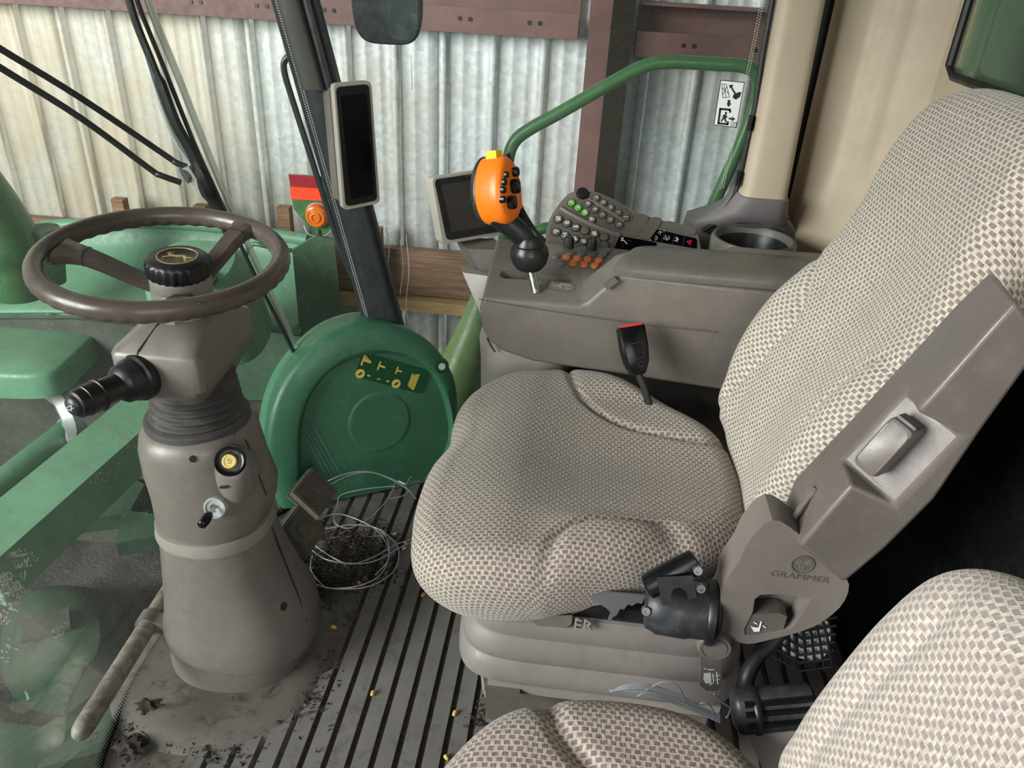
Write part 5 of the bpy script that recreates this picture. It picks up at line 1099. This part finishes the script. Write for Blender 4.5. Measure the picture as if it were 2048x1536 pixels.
# suspension bellows under the cushion
def bs(z, cx, cy, rx, ry, e=6): return [V3((a, b, z+.0*(a))) for a, b in sell(cx, cy, rx, ry, 72, e)]
BX, BY = .105, 1.235
fin('suspension_bellows', loft([bs(z, BX, BY, rx, ry, 7) for z, rx, ry in ((.456, .235, .27), (.453, .242, .282), (.43, .245, .286), (.405, .247, .287), (.398, .245, .284), (.394, .249, .289), (.372, .256, .296), (.352, .256, .296), (.345, .252, .291), (.341, .255, .295), (.32, .262, .302), (.30, .262, .302), (.285, .252, .29), (.283, .2, .24))]), 'bellows_plastic', t)
fin('seat_foot', rbox(Fr((.13, 1.24, .145), (1, 0, 0), (0, 1, 0)), .40, .46, .285, .012), 'taupe_dark', t)
fin('seat_rail', rbox(Fr((.12, .985, .265), (1, 0, 0), (0, 1, 0)), .42, .06, .03, .005), 'grey_plastic', t)
fin('corner_plate', prism(Fr(Z(1003, 1385, .25), (1, 0, 0), (0, 1, .1)), [(-.022, -.06), (.032, -.07), (.034, .025), (.026, .034), (-.026, .03), (-.032, .018)], 0, .012, .002, 2), 'seat_plastic', t)
fin('corner_bracket', tube([Z(966, 1352, .26), Z(968, 1375, .26), Z(985, 1430, .2)], .004, 8), 'grey_plastic', t)
fin('slide_tab', loft([[Y(x, y, yy) for x, y in ((1058, 1233), (1145, 1230), (1143, 1248), (1133, 1256), (1075, 1251), (1063, 1243))] for yy in (.99, .945, .94)]), 'seat_plastic', t)
a = Fr(Y(1166, 1250, .940), (1, 0, -.02), (0, .1, 1)); text('embossed_letters', 'ER', a, .03, 'grey_plastic', t, .002, .0, sx=1.0)
# buckle
ba, bb = Y(1249, 657, 1.50), Y(1288, 740, 1.47)
axb = (bb-ba).normalized(); fb = Fr(ba.lerp(bb, .48), V3((.92, .35, .1)), -axb)
bkl = fin('belt_buckle', loft([[fb(x*w, b, z*d) for x, z in ((-1, -.8), (-.85, -1), (.85, -1), (1, -.8), (1, .8), (.85, 1), (-.85, 1), (-1, .8))] for b, w, d in ((.048, .026, .012), (.044, .0285, .0145), (0, .0285, .0155), (-.03, .025, .014), (-.052, .016, .0115), (-.056, .012, .009))]), 'black_gloss', t)
fin('release_button', rbox(fb.at(0, .046, .003), .043, .012, .019, .002), 'red', bkl)
fin('latch_mark', strokes(fb.at(0, -.005, .016), [[(-.016, -.016), (.014, -.016), (.016, .016), (-.014, .016), (-.016, -.016)], sell(.004, -.03, .005, .005, 12)], .0008, .0002), 'rubber', bkl, False)
fin('buckle_stalk', tube([fb(0, -.05), fb(.01, -.09), fb(.02, -.16, -.01)], .008, 10), 'black', bkl)
# ------------------------------------------------------------------ instructor seat nearest the camera
t = thing('instructor_seat', 'smaller fold-up seat in checked cloth at the bottom right corner', 'seat', (.12, .48, 0))
ol = [(-.14, .40), (-.15, .50), (-.125, .60), (-.06, .69), (.03, .733), (.13, .745), (.22, .732), (.29, .68), (.33, .60), (.34, .5), (.33, .38), (.28, .27), (.16, .235), (.0, .24), (-.09, .29)]
S2 = cr2([(p.x, p.y) for p in (Z(x, y, .53) for x, y in ((1085, 1385), (1100, 1430), (1112, 1470), (1140, 1510), (1190, 1560), (1260, 1610)))], 4, False)
def itop(x, y): return .552-.02*ss(-x, .0, .13)-.014*math.exp(-(dcurve((x, y), S2)/.013)**2)-.015*math.exp(-((y-.46)/.13)**2)
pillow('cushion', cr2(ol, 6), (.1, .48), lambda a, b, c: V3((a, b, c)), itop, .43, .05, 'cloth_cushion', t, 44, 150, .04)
ib = Fr((.345, .465, .545), (0, -1, 0), (.20, 0, .98))
hf_ = [(.17, .0), (.19, .08), (.195, .2), (.19, .30), (.165, .38), (.10, .425)]
io = [(-a, b) for a, b in hf_]+[(0, .435)]+[(a, b) for a, b in reversed(hf_)]+[(0, -.02)]
IS = cr2([(-.115, -.02), (-.115, .2), (-.105, .32), (-.09, .44)], 4, False)
def ibt(a, b): return .05+.012*math.exp(-((b-.15)/.12)**2)-.007*math.exp(-(dcurve((a, b), IS)/.012)**2)-.007*math.exp(-(dcurve((-a, b), IS)/.012)**2)
pillow('backrest', cr2(io, 6), (0, .2), ib, ibt, -.05, .055, 'cloth_near', t, 44, 150, .03)
fin('pedestal', rbox(Fr((.12, .48, .2), (1, 0, 0), (0, 1, 0)), .36, .34, .4, .015), 'taupe_dark', t)
hm = Fr(Y(1535, 1418, .77), (1, .1, .2), (-.1, .5, .85))
hg = fin('hinge_block', loft([[hm(x, y*k, z*k) for y, z in sell(0, 0, .03, .024, 24, 3)] for x, k in ((-.05, .6), (-.046, .9), (-.04, 1), (.06, 1), (.065, .8))]), 'black_dusty', t)
for q in (.018, .004, -.012): fin('hinge_rib', tube([hm(-.035, q, .0235), hm(.06, q, .0235)], .0045, 8), 'black_gloss', hg)
fin('hinge_ring', lathe(Fr(hm(-.02, 0, 0), hm.v, hm.n), [(.032, -.003), (.034, 0), (.034, .004), (.032, .007)], 28, False), 'black', hg)
fin('hinge_link', prism(Fr(Y(1545, 1505, .74), (1, .1, .2), (-.1, .5, .85)), cr2([(-.03, .05), (.05, .05), (.06, .0), (.05, -.05), (.0, -.06), (-.02, -.01)], 3), -.012, .012, .004, 2), 'grey_plastic', t)
# ------------------------------------------------------------------ bits between the seats
t = thing('wire_bundle', 'bundle of bright wire lying beside the seat base', 'wire', Z(1320, 1390, .3))
def wy(ps, y, r=.0014, par=None): fin('strand', tube(cr([Y(a, b, y) for a, b in ps], 5), r, 6), 'wire_steel', par)
for k in range(6): wy([(1222-k, 1384-k), (1250+k*5, 1371+k*3), (1295+k*3, 1369+k*4.4), (1345+k, 1384+k*5), (1395+k*2, 1410+k*4), (1440, 1430+k*3)], .872-.006*((k*7) % 5), .0012, par=t)
wy([(1275, 1393), (1315, 1368), (1340, 1364), (1358, 1375), (1368, 1395), (1378, 1412)], .86, par=t)
wy([(1400, 1408), (1412, 1405), (1422, 1414), (1428, 1428)], .86, par=t); wy([(1428, 1388), (1445, 1405), (1459, 1415), (1458, 1428), (1452, 1436)], .86, par=t)
tag(fin('black_cable', tube(cr([Y(1560, 1265, .93), Y(1543, 1285, .92), Y(1512, 1318, .9), Y(1494, 1355, .88), Y(1494, 1390, .87), Y(1505, 1440, .86)], 6), .0125, 14), 'cord_black'), 'thick dusty black cable hanging between the two seats', 'cable')
t = thing('mesh_pocket', 'black net pocket with white lining glimpsed between the seats', 'net', Y(1590, 1290, .80))
nf = Fr(Y(1605, 1275, .97), (1, -.15, .1), (.1, .3, 1))
fin('lining', prism(nf, cr2([(-.02, .04), (.03, .04), (.045, .0), (.03, -.04), (-.03, -.03)], 3), -.01, -.006), 'white_paint', t)
for k in range(7):
    fin('net_cord', tube([nf(-.05+.012*k, .055, .0), nf(-.035+.012*k, .01, .004), nf(-.03+.014*k, -.055, .0)], .0026, 6), 'black', t)
    fin('net_cord', tube([nf(-.05, .05-.015*k, .0), nf(0, .03-.015*k, .004), nf(.05, .045-.015*k, .0)], .0026, 6), 'black', t)
